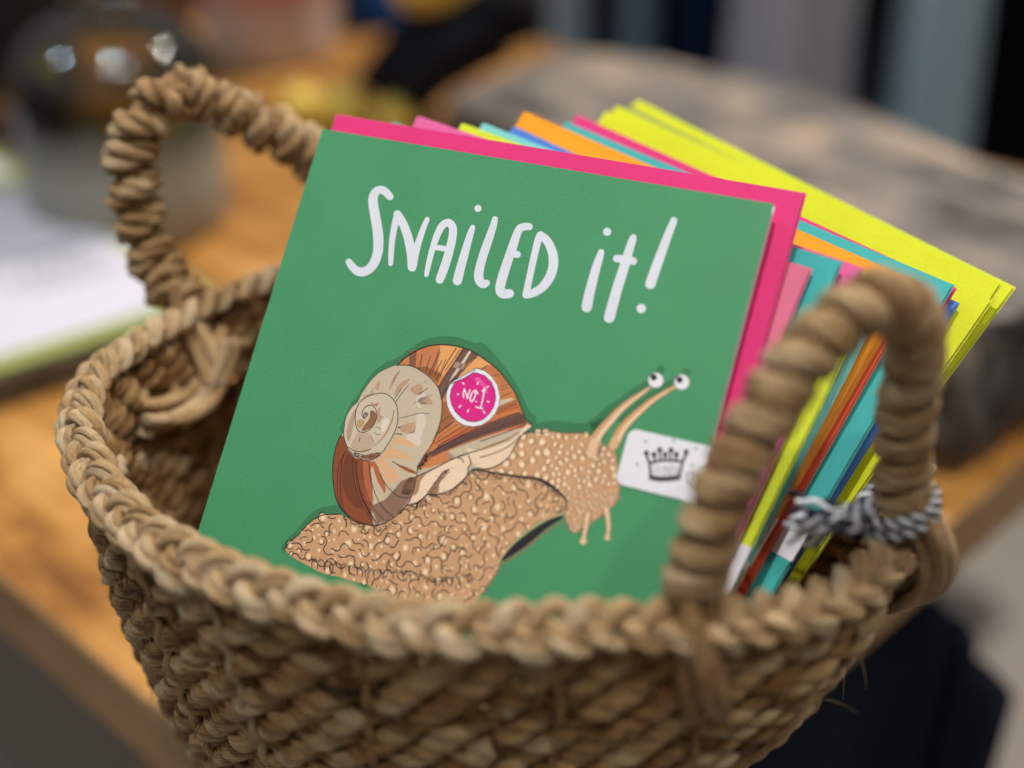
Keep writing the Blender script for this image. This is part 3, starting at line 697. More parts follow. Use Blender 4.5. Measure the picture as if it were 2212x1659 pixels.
# back whorls
back = M2([(1075, 440), (1000, 455), (900, 500), (800, 560), (700, 660), (620, 770), (560, 870), (520, 950), (430, 1040), (360, 1180), (330, 1390)], R3) + M2([(300, 110), (250, 200), (210, 350), (185, 500), (180, 650), (190, 800), (215, 950), (250, 1050), (310, 1150), (400, 1235), (500, 1300), (620, 1345), (770, 1362), (900, 1322), (1030, 1250), (1200, 1085), (1260, 990), (1300, 850), (1340, 680), (1360, 545), (1450, 400), (1550, 220), (1640, 10)], R5) + M2([(1680, 1150), (1690, 1000), (1680, 900), (1640, 760), (1560, 650), (1450, 555), (1320, 475), (1200, 442)], R3)
G.poly(back, STONE); G.up(.004)
G.poly([(300, 110), (250, 200), (210, 350), (185, 500), (180, 650), (190, 800), (215, 950), (250, 1050), (310, 1150), (400, 1235), (500, 1300), (620, 1345), (740, 1358), (720, 1200), (740, 1000), (720, 750), (690, 480), (500, 440), (390, 330), (340, 150)], BROWN, R5)
G.poly([(690, 480), (760, 480), (810, 560), (840, 650), (900, 780), (915, 900), (890, 920), (860, 860), (800, 760), (760, 640), (730, 540), (700, 600)], TERR, R5)
G.z += .001
G.poly([(390, 330), (470, 440), (470, 700), (530, 930), (600, 1120), (500, 1130), (380, 1000), (310, 800), (305, 560)], DKB, R5)
G.poly([(640, 480), (700, 480), (700, 700), (740, 980), (730, 1090), (650, 1000), (600, 760), (590, 480)], TERR, R5)
G.poly([(790, 480), (870, 400), (960, 260), (1060, 130), (1200, 170), (1330, 260), (1310, 290), (1200, 270), (1080, 220), (990, 280), (1180, 370), (1300, 440), (1290, 465), (1090, 440), (900, 440), (1000, 560), (1110, 700), (1140, 760), (1060, 700), (1000, 790), (940, 780), (860, 640)], PEACH, R5)
G.z += .001
G.poly([(1000, 470), (1080, 520), (1200, 560), (1330, 620), (1330, 660), (1200, 620), (1100, 560)], TERR, R5)
G.poly([(1120, 760), (1240, 700), (1330, 690), (1300, 850), (1250, 1000), (1100, 1180), (960, 1290), (800, 1340), (700, 1100), (900, 1010), (1000, 900)], (138, 106, 88), R5)
G.poly([(1170, 790), (1230, 710), (1320, 700), (1290, 850), (1240, 960), (1130, 930)], (128, 94, 72), R5)
G.z += .001
for pts in ([(1240, 200), (1190, 160), (1230, 90), (1330, 20), (1340, -180), (1440, -180), (1470, -50), (1400, 120), (1400, 230), (1330, 260)], [(1340, -420), (1440, -500), (1460, -360), (1400, -260), (1340, -300)]):
    G.poly(pts, (212, 198, 182), R5, 2)
for pts in ([(1030, 870), (1080, 720), (1240, 620), (1200, 700), (1100, 800)], [(1250, 760), (1390, 700), (1430, 790), (1350, 860), (1280, 820)], [(1480, 870), (1560, 950), (1540, 990), (1400, 980), (1350, 920)], [(1080, 1300), (1170, 1260), (1310, 1230), (1310, 1380), (1150, 1370)], [(760, 740), (820, 650), (830, 720), (800, 800)], [(610, 870), (700, 830), (720, 870), (620, 900)], [(950, 780), (1020, 600), (1060, 560), (1000, 740)]):
    G.poly(pts, (186, 150, 122), R3, 2)
G.up(.004)
inner = M2([(330, 1390), (335, 1300), (360, 1180), (400, 1080), (460, 1000), (530, 955), (620, 905), (700, 860), (780, 838), (860, 830), (940, 850), (1010, 910), (1050, 970), (1075, 1060), (1080, 1180), (1060, 1300), (1020, 1400)], R3) + M2([(950, 230), (870, 350), (780, 430), (690, 468), (600, 462), (500, 415), (430, 355), (390, 300), (355, 220)], R5)
G.poly(inner, (200, 186, 164)); G.up(.004)
for pts, c in (([(420, 1180), (480, 1060), (510, 1060), (480, 1180), (440, 1400), (390, 1500), (370, 1350)], (176, 148, 124)), ([(430, 1560), (520, 1380), (640, 1370), (700, 1420), (740, 1560), (640, 1620), (500, 1610)], (188, 166, 142)), ([(800, 1050), (850, 1020), (830, 1120), (870, 1160), (800, 1250)], (184, 152, 126)), ([(870, 1200), (950, 1180), (940, 1280), (880, 1380), (850, 1320)], (220, 206, 194)), ([(700, 1070), (765, 1085), (785, 1150), (765, 1230), (700, 1310), (600, 1355), (580, 1330), (640, 1240), (690, 1170)], (140, 100, 72)), ([(520, 1200), (600, 1190), (620, 1240), (560, 1320), (520, 1290)], (180, 148, 110)), ([(700, 950), (760, 980), (810, 950), (800, 1010), (740, 1000)], (170, 132, 104)), ([(560, 1700), (840, 1640), (800, 1720), (700, 1750), (600, 1740)], (160, 116, 84))):
    G.poly(pts, c, R3, 2); G.z += .0006
G.stroke([(1025, 1065, 14), (1000, 1200, 18), (930, 1360, 18), (850, 1470, 14), (740, 1570, 8)], (166, 120, 92), R3)
G.stroke([(400, 1575, 10), (470, 1620, 16), (560, 1640, 18), (660, 1620, 16), (710, 1600, 10)], (122, 74, 50), R3)
G.up(.004)
G.stroke([(655, 1135), (640, 1112), (622, 1130), (640, 1155), (660, 1130), (648, 1100), (615, 1108), (608, 1150), (630, 1175), (600, 1165), (583, 1120), (600, 1060), (640, 1015), (700, 995), (750, 1020), (785, 1080), (790, 1150), (770, 1220), (720, 1300), (660, 1350), (580, 1370), (520, 1330), (495, 1250), (490, 1160), (505, 1060), (550, 960), (620, 900), (700, 860), (780, 838), (860, 830), (940, 850), (1010, 910), (1050, 970), (1075, 1060), (1080, 1180), (1060, 1300), (1020, 1400), (950, 1520), (870, 1640), (780, 1720), (690, 1758), (600, 1752), (500, 1705), (430, 1645), (390, 1590), (345, 1480), (330, 1390)], INK, R3, 11, 5)
G.stroke([(1075, 440), (1200, 442), (1320, 475), (1450, 555), (1560, 650), (1640, 760), (1680, 900), (1690, 1000), (1680, 1150), (1650, 1300), (1600, 1440), (1540, 1560), (1440, 1700), (1355, 1850)], INK, R3, 12, 5)
G.stroke([(1075, 440), (1000, 455), (900, 500), (800, 560), (700, 660), (620, 770), (560, 870), (520, 950), (430, 1040), (360, 1180), (330, 1390)], (86, 92, 70), R3, 9, 5)
G.stroke([(300, 110), (250, 200), (210, 350), (185, 500), (180, 650), (190, 800), (215, 950), (250, 1050), (310, 1150), (400, 1235), (500, 1300), (620, 1345), (770, 1362), (900, 1322), (1030, 1250), (1200, 1085), (1260, 990), (1300, 850), (1340, 680), (1352, 560)], INK, R5, 12, 5)
for q in ([(370, 320), (310, 450), (290, 700), (290, 950), (330, 1130)], [(340, 380), (260, 560), (245, 800), (260, 1010), (320, 1160)], [(460, 430), (465, 640), (510, 880), (600, 1100), (740, 1345)], [(490, 440), (495, 640), (540, 880), (640, 1110), (780, 1350)], [(515, 450), (515, 640), (560, 880), (660, 1120), (800, 1350)], [(585, 480), (600, 700), (660, 950), (760, 1150), (900, 1305)], [(680, 490), (700, 700), (780, 960), (880, 1130), (1020, 1250)], [(830, 640), (900, 780), (1000, 900), (1100, 970), (1230, 990)], [(1000, 480), (1150, 560), (1320, 650)], [(1040, 100), (1140, 105)], [(1075, 22), (1120, 8)], [(330, 1140), (420, 1280), (620, 1348)]):
    G.stroke(q, INK, R5, r0.uniform(8, 12), 5, False)
for q in ([(1105, 520), (1060, 590), (1010, 690)], [(1140, 755), (1085, 830), (1035, 910)], [(1228, 718), (1120, 850), (1050, 950)], [(1555, 855), (1450, 900), (1285, 980)], [(1485, 960), (1390, 990)], [(1495, 755), (1365, 855)], [(1480, 650), (1435, 685)], [(735, 745), (745, 850)], [(710, 790), (725, 850)], [(1100, 1175), (1250, 1140), (1380, 1105), (1530, 1115)], [(780, 1290), (850, 1330)], [(750, 1370), (800, 1400), (850, 1405)], [(840, 1155), (880, 1160)], [(540, 1500), (560, 1430)], [(700, 1410), (760, 1530)]):
    G.stroke(q, INK if r0.random() < .7 else (140, 96, 72), R3, r0.uniform(6, 9), 4, False)
for i in range(240):
    x = 470 + 360 * r0.random(); G.dot(x, 395 + 60 * r0.random() - abs(x - 650) * .25, r0.uniform(3, 6), INK, R5, n=6)
for i in range(200):
    t = r0.random(); G.dot(1360 + 160 * t + r0.gauss(0, 18), 560 - 260 * t * r0.uniform(.6, 1) + r0.gauss(20, 20), r0.uniform(4, 8), INK, R5, n=6)
G.up(.003)
G.stroke(M2([(1075, 445), (1100, 415), (1180, 340), (1300, 262), (1400, 212), (1500, 178), (1600, 162), (1700, 156), (1800, 166), (1900, 182), (2000, 207), (2100, 247)], R3) + M2([(700, 290), (830, 380), (940, 460), (1030, 550), (1120, 670), (1210, 800), (1270, 930), (1320, 1060), (1380, 1190), (1468, 1282)], R4), INK, ID, 2.3, 4)
# round badge on the shell
bo = [(680, 488), (800, 520), (900, 600), (980, 720), (1015, 880), (1000, 1000), (950, 1110), (870, 1200), (760, 1270), (640, 1290), (520, 1270), (420, 1210), (340, 1110), (290, 1000), (275, 880), (290, 790), (330, 700), (400, 650), (560, 560)]
G.up(.004); cx, cy = 645, 890
G.poly([(cx + (x - cx) * 1.02, cy + (y - cy) * 1.02) for x, y in bo], INK, R4); G.up(.004); G.poly(bo, (226, 226, 234), R4); G.up(.004)
bi = [(690, 550), (800, 590), (890, 670), (945, 800), (955, 900), (930, 1010), (870, 1110), (780, 1190), (680, 1222), (580, 1215), (480, 1165), (400, 1080), (350, 980), (330, 880), (345, 780), (390, 690), (480, 630), (600, 565)]
G.poly([(cx + (x - cx) * 1.025, cy + (y - cy) * 1.025) for x, y in bi], INK, R4); G.up(.004); G.poly(bi, (214, 34, 132), R4); G.up(.004)
G.poly([(670, 640), (720, 610), (800, 690), (850, 780), (840, 840), (780, 740)], (226, 88, 160), R4, 3)
G.poly([(400, 665), (640, 510), (690, 492), (620, 560), (500, 630)], (206, 206, 218), R4); G.stroke([(340, 700), (430, 660), (560, 610), (640, 545), (680, 500)], INK, R4, 9)
G.up(.004); BW = (238, 226, 236)
for q in ([(510, 890), (512, 830), (524, 770)], [(524, 770), (545, 830), (568, 905)], [(568, 905), (582, 840), (602, 785)], [(690, 800), (650, 805), (615, 860), (605, 915), (625, 945), (655, 910), (680, 840), (665, 790), (690, 800), (708, 835)], [(772, 805), (806, 765), (790, 850), (770, 950), (750, 1030)], [(685, 1022), (775, 1042)]):
    G.stroke(q, BW, R4, 19, 5); G.z += .0005
G.dot(686, 946, 11, BW, R4)
for q in ([(500, 685), (520, 705)], [(712, 680), (704, 705)], [(835, 750), (862, 735)], [(430, 842), (446, 844)], [(840, 943), (862, 952)], [(452, 1024), (478, 1000)], [(580, 1060), (572, 1088)], [(790, 1080), (808, 1104)]): G.stroke(q, BW, R4, 18)
G.build("snail_print", card)

# --- white seal with the crown, folded round the right edge
def on_c8(x, y): return on_card(*R8(x, y))
wtl = on_c8(600, 940); wbl = on_c8(440, 1700)
sy1 = wtl[1]; sx0 = wtl[0]; sy0 = on_card(1336, 1046)[1]
Sk = Print(); Sk.z = .25
stm = paper("seal_paper", rgb(226, 226, 234), .45, .03, .15)
def seal(parent, x0, y0, x1, y1, zf, thick, name="seal"):
    r = 2.5; pts = []
    for cx_, cy_, a in ((x0 + r, y0 + r, 180), (x0 + r, y1 - r, 90)):
        pass
    pts = [(x1, y0), (x1, y1)] + [(x0 + r + r * math.cos(math.radians(t)), y1 - r + r * math.sin(math.radians(t))) for t in range(90, 181, 15)] + [(x0 + r + r * math.cos(math.radians(t)), y0 + r + r * math.sin(math.radians(t))) for t in range(180, 271, 15)]
    n = len(pts); V = [(x / 1000, y / 1000, (zf + .10) / 1000) for x, y in pts] + [(x / 1000, y / 1000, (zf + .02) / 1000) for x, y in pts]
    Fc = [tuple(range(n)), tuple(range(2 * n - 1, n - 1, -1))] + [(i, i + n, (i + 1) % n + n, (i + 1) % n) for i in range(n)]
    b = len(V)      # the part folded over the edge and on to the back
    xe = x1 + .12
    V += [(x1 / 1000, y0 / 1000, (zf + .10) / 1000), (xe / 1000, y0 / 1000, zf / 1000), (xe / 1000, y0 / 1000, (zf - thick) / 1000), ((x1 - 8) / 1000, y0 / 1000, (zf - thick - .1) / 1000)]
    V += [(x1 / 1000, y1 / 1000, (zf + .10) / 1000), (xe / 1000, y1 / 1000, zf / 1000), (xe / 1000, y1 / 1000, (zf - thick) / 1000), ((x1 - 8) / 1000, y1 / 1000, (zf - thick - .1) / 1000)]
    Fc += [(b + i, b + i + 1, b + i + 5, b + i + 4) for i in range(3)]
    o = mesh_obj(name, V, Fc, stm); o.parent = parent
    return o
sl = seal(card, sx0, sy0, CW, sy1, .25, 3.6)
CRK = (40, 38, 44); Sk.z = .38
for q in ([(870, 1420), (880, 1500), (890, 1620)], [(1330, 1400), (1310, 1500), (1290, 1610)], [(880, 1600), (980, 1625), (1100, 1630), (1200, 1620), (1290, 1600)], [(880, 1640), (1000, 1665), (1200, 1655), (1290, 1640)], [(830, 1310), (860, 1400), (900, 1420), (990, 1400), (1090, 1390), (1190, 1395), (1280, 1400), (1340, 1390), (1380, 1290)]):
    Sk.stroke(q, CRK, R8, 34, 5); Sk.z += .0006
for x, y0, y1 in ((830, 1290, 1420), (935, 1310, 1410), (1015, 1245, 1400), (1090, 1310, 1395), (1170, 1250, 1395), (1245, 1310, 1400), (1380, 1275, 1400)):
    xb = x + (980 + (x - 830) * .72 - x) * .35 if False else 870 + (x - 830) * .84
    Sk.stroke([(x, y0 + 20), (xb, y1)], CRK, R8, 30); Sk.z += .0006; Sk.dot(x, y0, 38, CRK, R8, n=14); Sk.z += .0006
for i in range(34):
    x = r0.uniform(905, 1285); y = r0.uniform(1440, 1590); Sk.stroke([(x, y), (x + 26, y + 24)], (110, 108, 116), R8, 9); Sk.z += .0003
for x, y in ((820, 1130), (1205, 1120), (1515, 1225), (705, 1445), (1460, 1455)): Sk.dot(x, y, 22, (150, 152, 164), R8, n=10)
ht = [(1490, 1790), (1400, 1690), (1390, 1590), (1440, 1550), (1490, 1600), (1540, 1560), (1590, 1600), (1570, 1700), (1490, 1790)]
Sk.stroke(ht, (72, 66, 66), R8, 15, 5); Sk.stroke([(1580, 1500), (1630, 1460), (1670, 1500), (1640, 1590), (1600, 1650)], (120, 100, 80), R8, 14, 5)
Sk.stroke([(1450, 1620), (1460, 1680)], CRK, R8, 12); Sk.stroke([(1520, 1600), (1510, 1700)], CRK, R8, 12)
cp = Sk.build("crown_print", sl); cp.matrix_parent_inverse = Matrix()

# ------------------------------------------------------------------ the fan of envelopes behind it
C0 = np.array([-13.5, 367.6, -213.0]); n0 = NV
nb = nrm([-.37, -.535, .757])
COLS = {
    "magenta": (220, 46, 120), "rose": (222, 112, 146), "teal": (58, 172, 172), "pink": (226, 96, 158), "lime": (206, 222, 44), "aqua": (124, 206, 204), "blue": (72, 124, 206),
    "orange": (244, 156, 10), "red": (216, 78, 44), "olive": (142, 148, 84), "yellow": (204, 210, 8)}  # olive stands for shade between the yellow envelopes
ENV = [  # colour, top-left and top-right corner as seen, distance behind the card front, label
    ("magenta", (729, 246), (1742, 416), 7.0, "bright magenta envelope directly behind the green snail card"),
    ("rose", (870, 300), (1755, 580), 10, "rose pink envelope just behind the bright magenta one, lowest top right corner"),
    ("teal", (850, 262), (1820, 565), 13, "teal envelope between the rose pink and the pink envelopes"),
    ("pink", (905, 250), (1865, 578), 17.5, "pink envelope between the front teal and the lime envelopes"),
    ("lime", (1000, 265), (1910, 603), 22, "lime green envelope near the front, between pink and pale aqua"),
    ("aqua", (1045, 265), (1932, 611), 26.5, "pale aqua envelope in front of the orange envelope"),
    ("blue", (1112, 272), (1912, 640), 29, "blue envelope in front of the orange pair, only its upper left edge showing"),
    ("orange", (1150, 262), (1965, 604), 31.5, "narrower orange envelope at the front of the orange pair"),
    ("orange", (1135, 240), (1980, 606), 34.5, "orange envelope in front of the red one, its top edge highest of the orange pair"),
    ("red", (1150, 270), (1988, 622), 38, "orange red envelope peeping out between orange and teal"),
    ("teal", (1225, 262), (2062, 615), 42.5, "wide teal envelope in front of the thin magenta edge, towards the back"),
    ("magenta", (1250, 248), (2067, 622), 47, "thin edged magenta envelope directly in front of the yellow ones"),
    ("blue", (1290, 300), (2073, 654), 51, "dark blue envelope low among the back ones, only a corner showing"),
    ("yellow", (1312, 240), (2145, 649), 55, "frontmost of the three neon yellow envelopes"),
    ("yellow", (1335, 228), (2165, 613), 60, "middle one of the three neon yellow envelopes"),
    ("olive", (1360, 228), (2128, 621), 64, "olive grey sheet added as painted shade in the gap before the rearmost neon yellow envelope"),  # added sheet: its colour paints the shaded gap behind the middle yellow
    ("yellow", (1380, 215), (2195, 620), 70, "rearmost neon yellow envelope, sticking out farthest at the right"),
]
for k, (cn, tl, tr_, d, lab) in enumerate(ENV):
    t = d / 70; n_ = nrm(n0 * (1 - t) + nb * t); P = C0 - n0 * d
    Apt = on_plane(*tl, n_, P); Bpt = on_plane(*tr_, n_, P)
    r = Bpt - Apt; wd = np.linalg.norm(r); r /= wd; u = nrm(np.cross(n_, r)); u = u if u[2] > 0 else -u
    hg = wd * .93 if k else 150
    e = frame_empty("envelope", Apt - u * hg, r, u, n_)
    tag(e, lab, "envelope", "coloured envelopes fanned out in the basket")
    m = paper("envelope_" + cn, rgb(*COLS[cn]), .62, .09, .6)
    me_ = paper("envelope_edge_" + cn, tuple([.45 * x_ + .4 for x_ in rgb(*COLS[cn])[:3]] + [1]), .8, .05, .3)
    bw = .5 * math.sin(k * 2.1); bx = .6 * math.cos(k * 1.7)
    if k == 0: bw = bx = 0
    f_ = panel("front_sheet", 0, 0, wd - .5, hg - .5, .25, .6, m, e, bw, bx, 10, me_)
    panel("back_sheet", 0, 0, wd, hg, -.75, -.4, m, e, bw, bx, 10, me_)
    if k in (2, 4, 5, 8, 10):
        ys = sy0 - 27 + 5 * math.sin(k * 3.3)
        seal(e, wd - 15, ys, wd, ys + (sy1 - sy0), .62 + max(bw, 0), 1.4)

# ------------------------------------------------------------------ twine tied round the handle
tw = empty("striped_twine", W((107, 322, -228)))
tag(tw, "navy and white twisted twine knotted round the foot of the right handle", "twine")
M["navy_thread"] = plain("navy_thread", (.012, .016, .036), .85, .2, 900, .4, .5, .0003)
M["white_thread"] = plain("white_thread", (.60, .62, .65), .85, .2, 900, .15, .5, .0003)
def ply(path, rr, pit, sr):
    P = catmull(path, 200); L_ = np.concatenate([[0], np.cumsum(np.linalg.norm(np.diff(P, axis=0), axis=1))])
    T = np.gradient(P, axis=0); T /= np.linalg.norm(T, axis=1)[:, None]
    X = np.cross(T, [0.1, .2, 1]); X /= np.linalg.norm(X, axis=1)[:, None]; Y = np.cross(T, X)
    res = []
    for k in range(4):
        a = 2 * np.pi * L_ / pit + k * np.pi / 2
        res.append(P + rr * (X * np.cos(a)[:, None] + Y * np.sin(a)[:, None]))
    return res
nv, wt = Tubes(), Tubes()
c = np.array([105.5, 323, -219.0])
ring = [c + np.array([9.7 * math.cos(t), 9.7 * math.sin(t), 3.5 * math.cos(t) - 1.0]) for t in np.linspace(math.radians(-150), math.radians(210), 16)]
ring2 = [q + np.array([0.6, 0, -3.4]) for q in ring]
kn = np.array([92, 312, -217.0])
knot = [kn + 3.0 * np.array([math.cos(t * 1.0), math.sin(t * 2.1), math.sin(t * 1.4 + 1)]) for t in np.linspace(0, 9, 16)]
for path in (ring, ring2, knot):
    for k, Q in enumerate(ply(path, .85, 7.5, .9)): (nv if k % 2 else wt).add(Q, .85, 7, .5)
for k in range(26):      # frayed tails
    t = np.linspace(0, 1, 14)[:, None]; e_ = kn + np.array([-12 - 6 * rng.random(), 3 + 4 * rng.normal(), -5 + 3 * rng.normal()])
    mid = (kn + e_) / 2 + np.array([0, -2, 2 + 1.5 * rng.normal()]); Q = kn * (1 - t) ** 2 + 2 * mid * t * (1 - t) + e_ * t * t
    Q = Q + np.sin(t * 12 + k) * np.array([.2, .5, .5])
    (nv if k % 2 else wt).add(Q, .75, 6, .5)
nv.build("navy_strand", M["navy_thread"], tw); wt.build("white_strand", M["white_thread"], tw)

# ------------------------------------------------------------------ cards lying on the table at the left
ZL = TZ + 20
def flat_card(name, pts, z0, z1, mat, parent=None):
    o = bm_obj(name, slab_mesh(pts, z0, z1, .3, 1), mat)
    if parent: child(o, parent)
    return o
cw = on_z(415, 640, ZL + 2)[:2]; ca = on_z(57, 389, ZL + 2)[:2]; cb = on_z(0, 843, ZL + 2)[:2]
da = nrm(ca - cw); db = nrm(cb - cw); db = nrm(db - da * (da @ db)); la = np.linalg.norm(ca - cw)
M["lime_paper"] = paper("lime_paper", rgb(148, 156, 82), .75, .08, .3)
M["sheet"] = paper("white_sheet", rgb(192, 191, 200), .8, .04, .3)
M["dark_board"] = plain("dark_board", (.075, .06, .045), .6, .3, 30)
trb = flat_card("display_board", [cw - da * 18 - db * 20, cw + da * (la + 250) - db * 20, cw + da * (la + 250) + db * 300, cw - da * 18 + db * 300], TZ + .2, ZL - 1.2, M["dark_board"])
tag(trb, "dark flat board on the table under the white printed card", "board")
lime = flat_card("lime_envelope", [cw - da * 13 - db * 14, cw + da * (la + 2) - db * 14, cw + da * (la + 2) + db * 190, cw - da * 13 + db * 190], ZL - 1, ZL + .8, M["lime_paper"])
tag(lime, "lime green envelope lying flat under the white printed card on the table", "envelope")
sheet = empty("printed_card", W((cw[0], cw[1], ZL + 1))); tag(sheet, "white card with small grey printed lines lying on a lime envelope, left of the basket", "card")
flat_card("card_sheet", [cw, cw + da * la * .97, cw + da * la * .97 + db * 180, cw + db * 180], ZL + 1, ZL + 2, M["sheet"], sheet)
M["grey_print"] = paper("grey_print", rgb(92, 92, 108), .8, .1, .2)
V, Fc = [], []
q0 = on_z(100, 585, ZL + 2)[:2] - cw; ta, tb_ = q0 @ da, q0 @ db
for i in range(6):
    x = tb_ - 34 + 5 * math.sin(i * 2)
    for j in range(7 - (i % 3)):
        wl = 5 + 6 * r0.random(); y = ta + 26 - 10 * i
        q = [cw + da * (y + s_) + db * (x + t_) for t_, s_ in ((0, 0), (wl, 0), (wl, 3.4), (0, 3.4))]
        b = len(V); V += [W((p[0], p[1], ZL + 2.06)) for p in q]; Fc.append((b, b + 1, b + 2, b + 3)); x += wl + 2.2
pr = mesh_obj("printed_lines", V, Fc, M["grey_print"]); child(pr, sheet)
c2 = cw + da * (la + 8) - db * 6
l2 = flat_card("lime_envelope", [c2, c2 + da * 150, c2 + da * 150 + db * 150, c2 + db * 150], ZL - 1, ZL + .8, M["lime_paper"])
tag(l2, "second lime green envelope beyond the first, at the left edge of the table", "envelope")
w2 = flat_card("white_card", [c2 + da * 10 + db * 8, c2 + da * 150 + db * 8, c2 + da * 150 + db * 150, c2 + da * 10 + db * 150], ZL + 1, ZL + 2, M["sheet"])
tag(w2, "blank white card on the second lime envelope beyond the printed card", "card")

# ------------------------------------------------------------------ weathered beam
beam = [(222, 640), (300, 694), (392, 762), (335, 850), (285, 925), (232, 1022), (190, 1065), (140, 1090), (90, 1108), (45, 1112), (0, 1080), (-45, 1015), (15, 925), (90, 820), (160, 725)]
beam = [(x * .94, y * .94) for x, y in beam]
bp = catmull(beam, 90, True)
bm = bmesh.new(); BT = -311.0
rings = []
lev = [(TZ + .3, 1.0), (TZ + 25, 1.01), (TZ + 50, 1.005), (BT - 6, 1.0), (BT - 1.5, .996), (BT, .985)]
cc = bp.mean(0)
for li, (z, s) in enumerate(lev):
    ring_ = []
    for i, p in enumerate(bp):
        q = cc + (p - cc) * s * (1 + .012 * math.sin(i * .9 + li) + .008 * math.sin(i * 2.3)); ring_.append(bm.verts.new(W((q[0], q[1], z + (4 * math.sin(q[0] / 40) * math.cos(q[1] / 55) if z > TZ + 40 else 0)))))
    rings.append(ring_)
for a, b in zip(rings, rings[1:]):
    for i in range(len(a)): bm.faces.new((a[i], a[(i + 1) % len(a)], b[(i + 1) % len(a)], b[i]))
bm.faces.new(rings[-1]); bm.faces.new(rings[0][::-1])
bmesh.ops.recalc_face_normals(bm, faces=bm.faces[:])
bw_ = bm_obj("weathered_beam", bm, M["drift"], None, True)
for p in bw_.data.polygons:
    if len(p.vertices) > 4 or p.normal.z > .25: p.use_smooth = False
tag(bw_, "thick weathered grey brown wooden block lying on the table behind the envelopes", "wooden block")
M["crack"] = plain("crack_dark", (.012, .010, .009), .9, .1)

# ------------------------------------------------------------------ glass jar, candle pot
def lathe(prof, n=64):
    V, Fc = [], []
    for r, z in prof:
        for k in range(n): V.append((r * math.cos(2 * math.pi * k / n) / 1000, r * math.sin(2 * math.pi * k / n) / 1000, z / 1000))
    for i in range(len(prof) - 1):
        for k in range(n): Fc.append((i * n + k, i * n + (k + 1) % n, (i + 1) * n + (k + 1) % n, (i + 1) * n + k))
    return V, Fc
def glassy(name, col, rough=.02, trans=1.0):
    m, n, b = new_mat(name); b.inputs["Base Color"].default_value = (*col, 1); b.inputs["Roughness"].default_value = rough
    b.inputs["Transmission Weight"].default_value = trans; b.inputs["IOR"].default_value = 1.45
    x = noise(n, coords(n), 9, 2); bump(n, b, x.outputs[0], .05, .002)
    return m
jp = on_z(288, 482, TZ)
jar = empty("glass_jar", W((jp[0], jp[1], TZ))); tag(jar, "large olive green glass jar with narrow neck and pale lower half, behind the left handle", "glass jar")
oprof = [(0.5, .6), (55, .6), (63, 4), (66, 12), (67, 40), (67, 104), (65, 116), (57, 130), (42, 141), (26, 148), (20, 156), (19, 180), (22, 183), (22, 191), (19, 193), (16.5, 191)]
V, Fc = lathe([tuple(q) for q in np.vstack([oprof[:3], catmull(oprof[3:], 90)])], 160)
m, n, b = new_mat("olive_glass"); n.nodes.remove(b)
tr = N(n, "BsdfTransparent"); gl = N(n, "BsdfGlossy"); fr_ = N(n, "Fresnel"); mxs = N(n, "MixShader"); om = n.nodes["Material Output"]
x = noise(n, coords(n), 7, 3); r_ = ramp(n, [(.3, (.70, .66, .36)), (.7, (.80, .76, .50))]); n.links.new(x.outputs[0], r_.inputs[0]); n.links.new(r_.outputs[0], tr.inputs[0])
gl.inputs["Roughness"].default_value = .012; fr_.inputs[0].default_value = 1.85
n.links.new(fr_.outputs[0], mxs.inputs[0]); n.links.new(tr.outputs[0], mxs.inputs[1]); n.links.new(gl.outputs[0], mxs.inputs[2]); n.links.new(mxs.outputs[0], om.inputs[0])
g = mesh_obj("glass", V, Fc, m, None, None, True); g.parent = jar
V, Fc = lathe([(55.5, .5), (63.6, 3.6), (66.7, 12), (67.7, 40), (67.7, 60), (67.7, 80), (67.7, 104)])
mb, n, b = new_mat("refraction_tint")  # added pale layer paints brightness refracted through the lower glass, fading out upward
xg = N(n, "TexCoord"); sz = N(n, "SeparateXYZ"); n.links.new(xg.outputs["Object"], sz.inputs[0])
mr = N(n, "MapRange"); mr.inputs[1].default_value = .052; mr.inputs[2].default_value = .090; mr.inputs[3].default_value = 1; mr.inputs[4].default_value = 0
n.links.new(sz.outputs[2], mr.inputs[0]); n.links.new(mr.outputs[0], b.inputs["Alpha"]); b.inputs["Base Color"].default_value = (.29, .29, .245, 1); b.inputs["Roughness"].default_value = .5
g = mesh_obj("pale_refraction", V, Fc, mb, None, None, True); g.parent = jar
pp = on_z(585, 122, TZ)
pot = empty("candle_pot", W((pp[0], pp[1], TZ))); tag(pot, "pale pot with a pinkish red upper half, standing behind the rope handle", "pot")
V, Fc = lathe([(0.5, .5), (52, .5), (57, 5), (59, 14), (64, 110), (65, 150), (62, 150), (61, 110), (56, 16), (0.5, 12)])
g = mesh_obj("pot_wall", V, Fc, plain("frosted_clay", (.60, .50, .48), .35, .4, 25, .12), None, None, True); g.parent = pot
V, Fc = lathe([(0.5, 13), (57, 14), (60.5, 108), (0.5, 112)])
V2_, F2_ = lathe([(62.2, 62), (66.2, 112), (66.8, 140)])
g = mesh_obj("pink_band", V2_, F2_, plain("pink_band", (.60, .27, .24), .45, .4, 20, .15), None, None, True); g.parent = pot
g = mesh_obj("wax", V, Fc, plain("pink_wax", (.50, .10, .09), .5, .3, 30), None, None, True); g.parent = pot

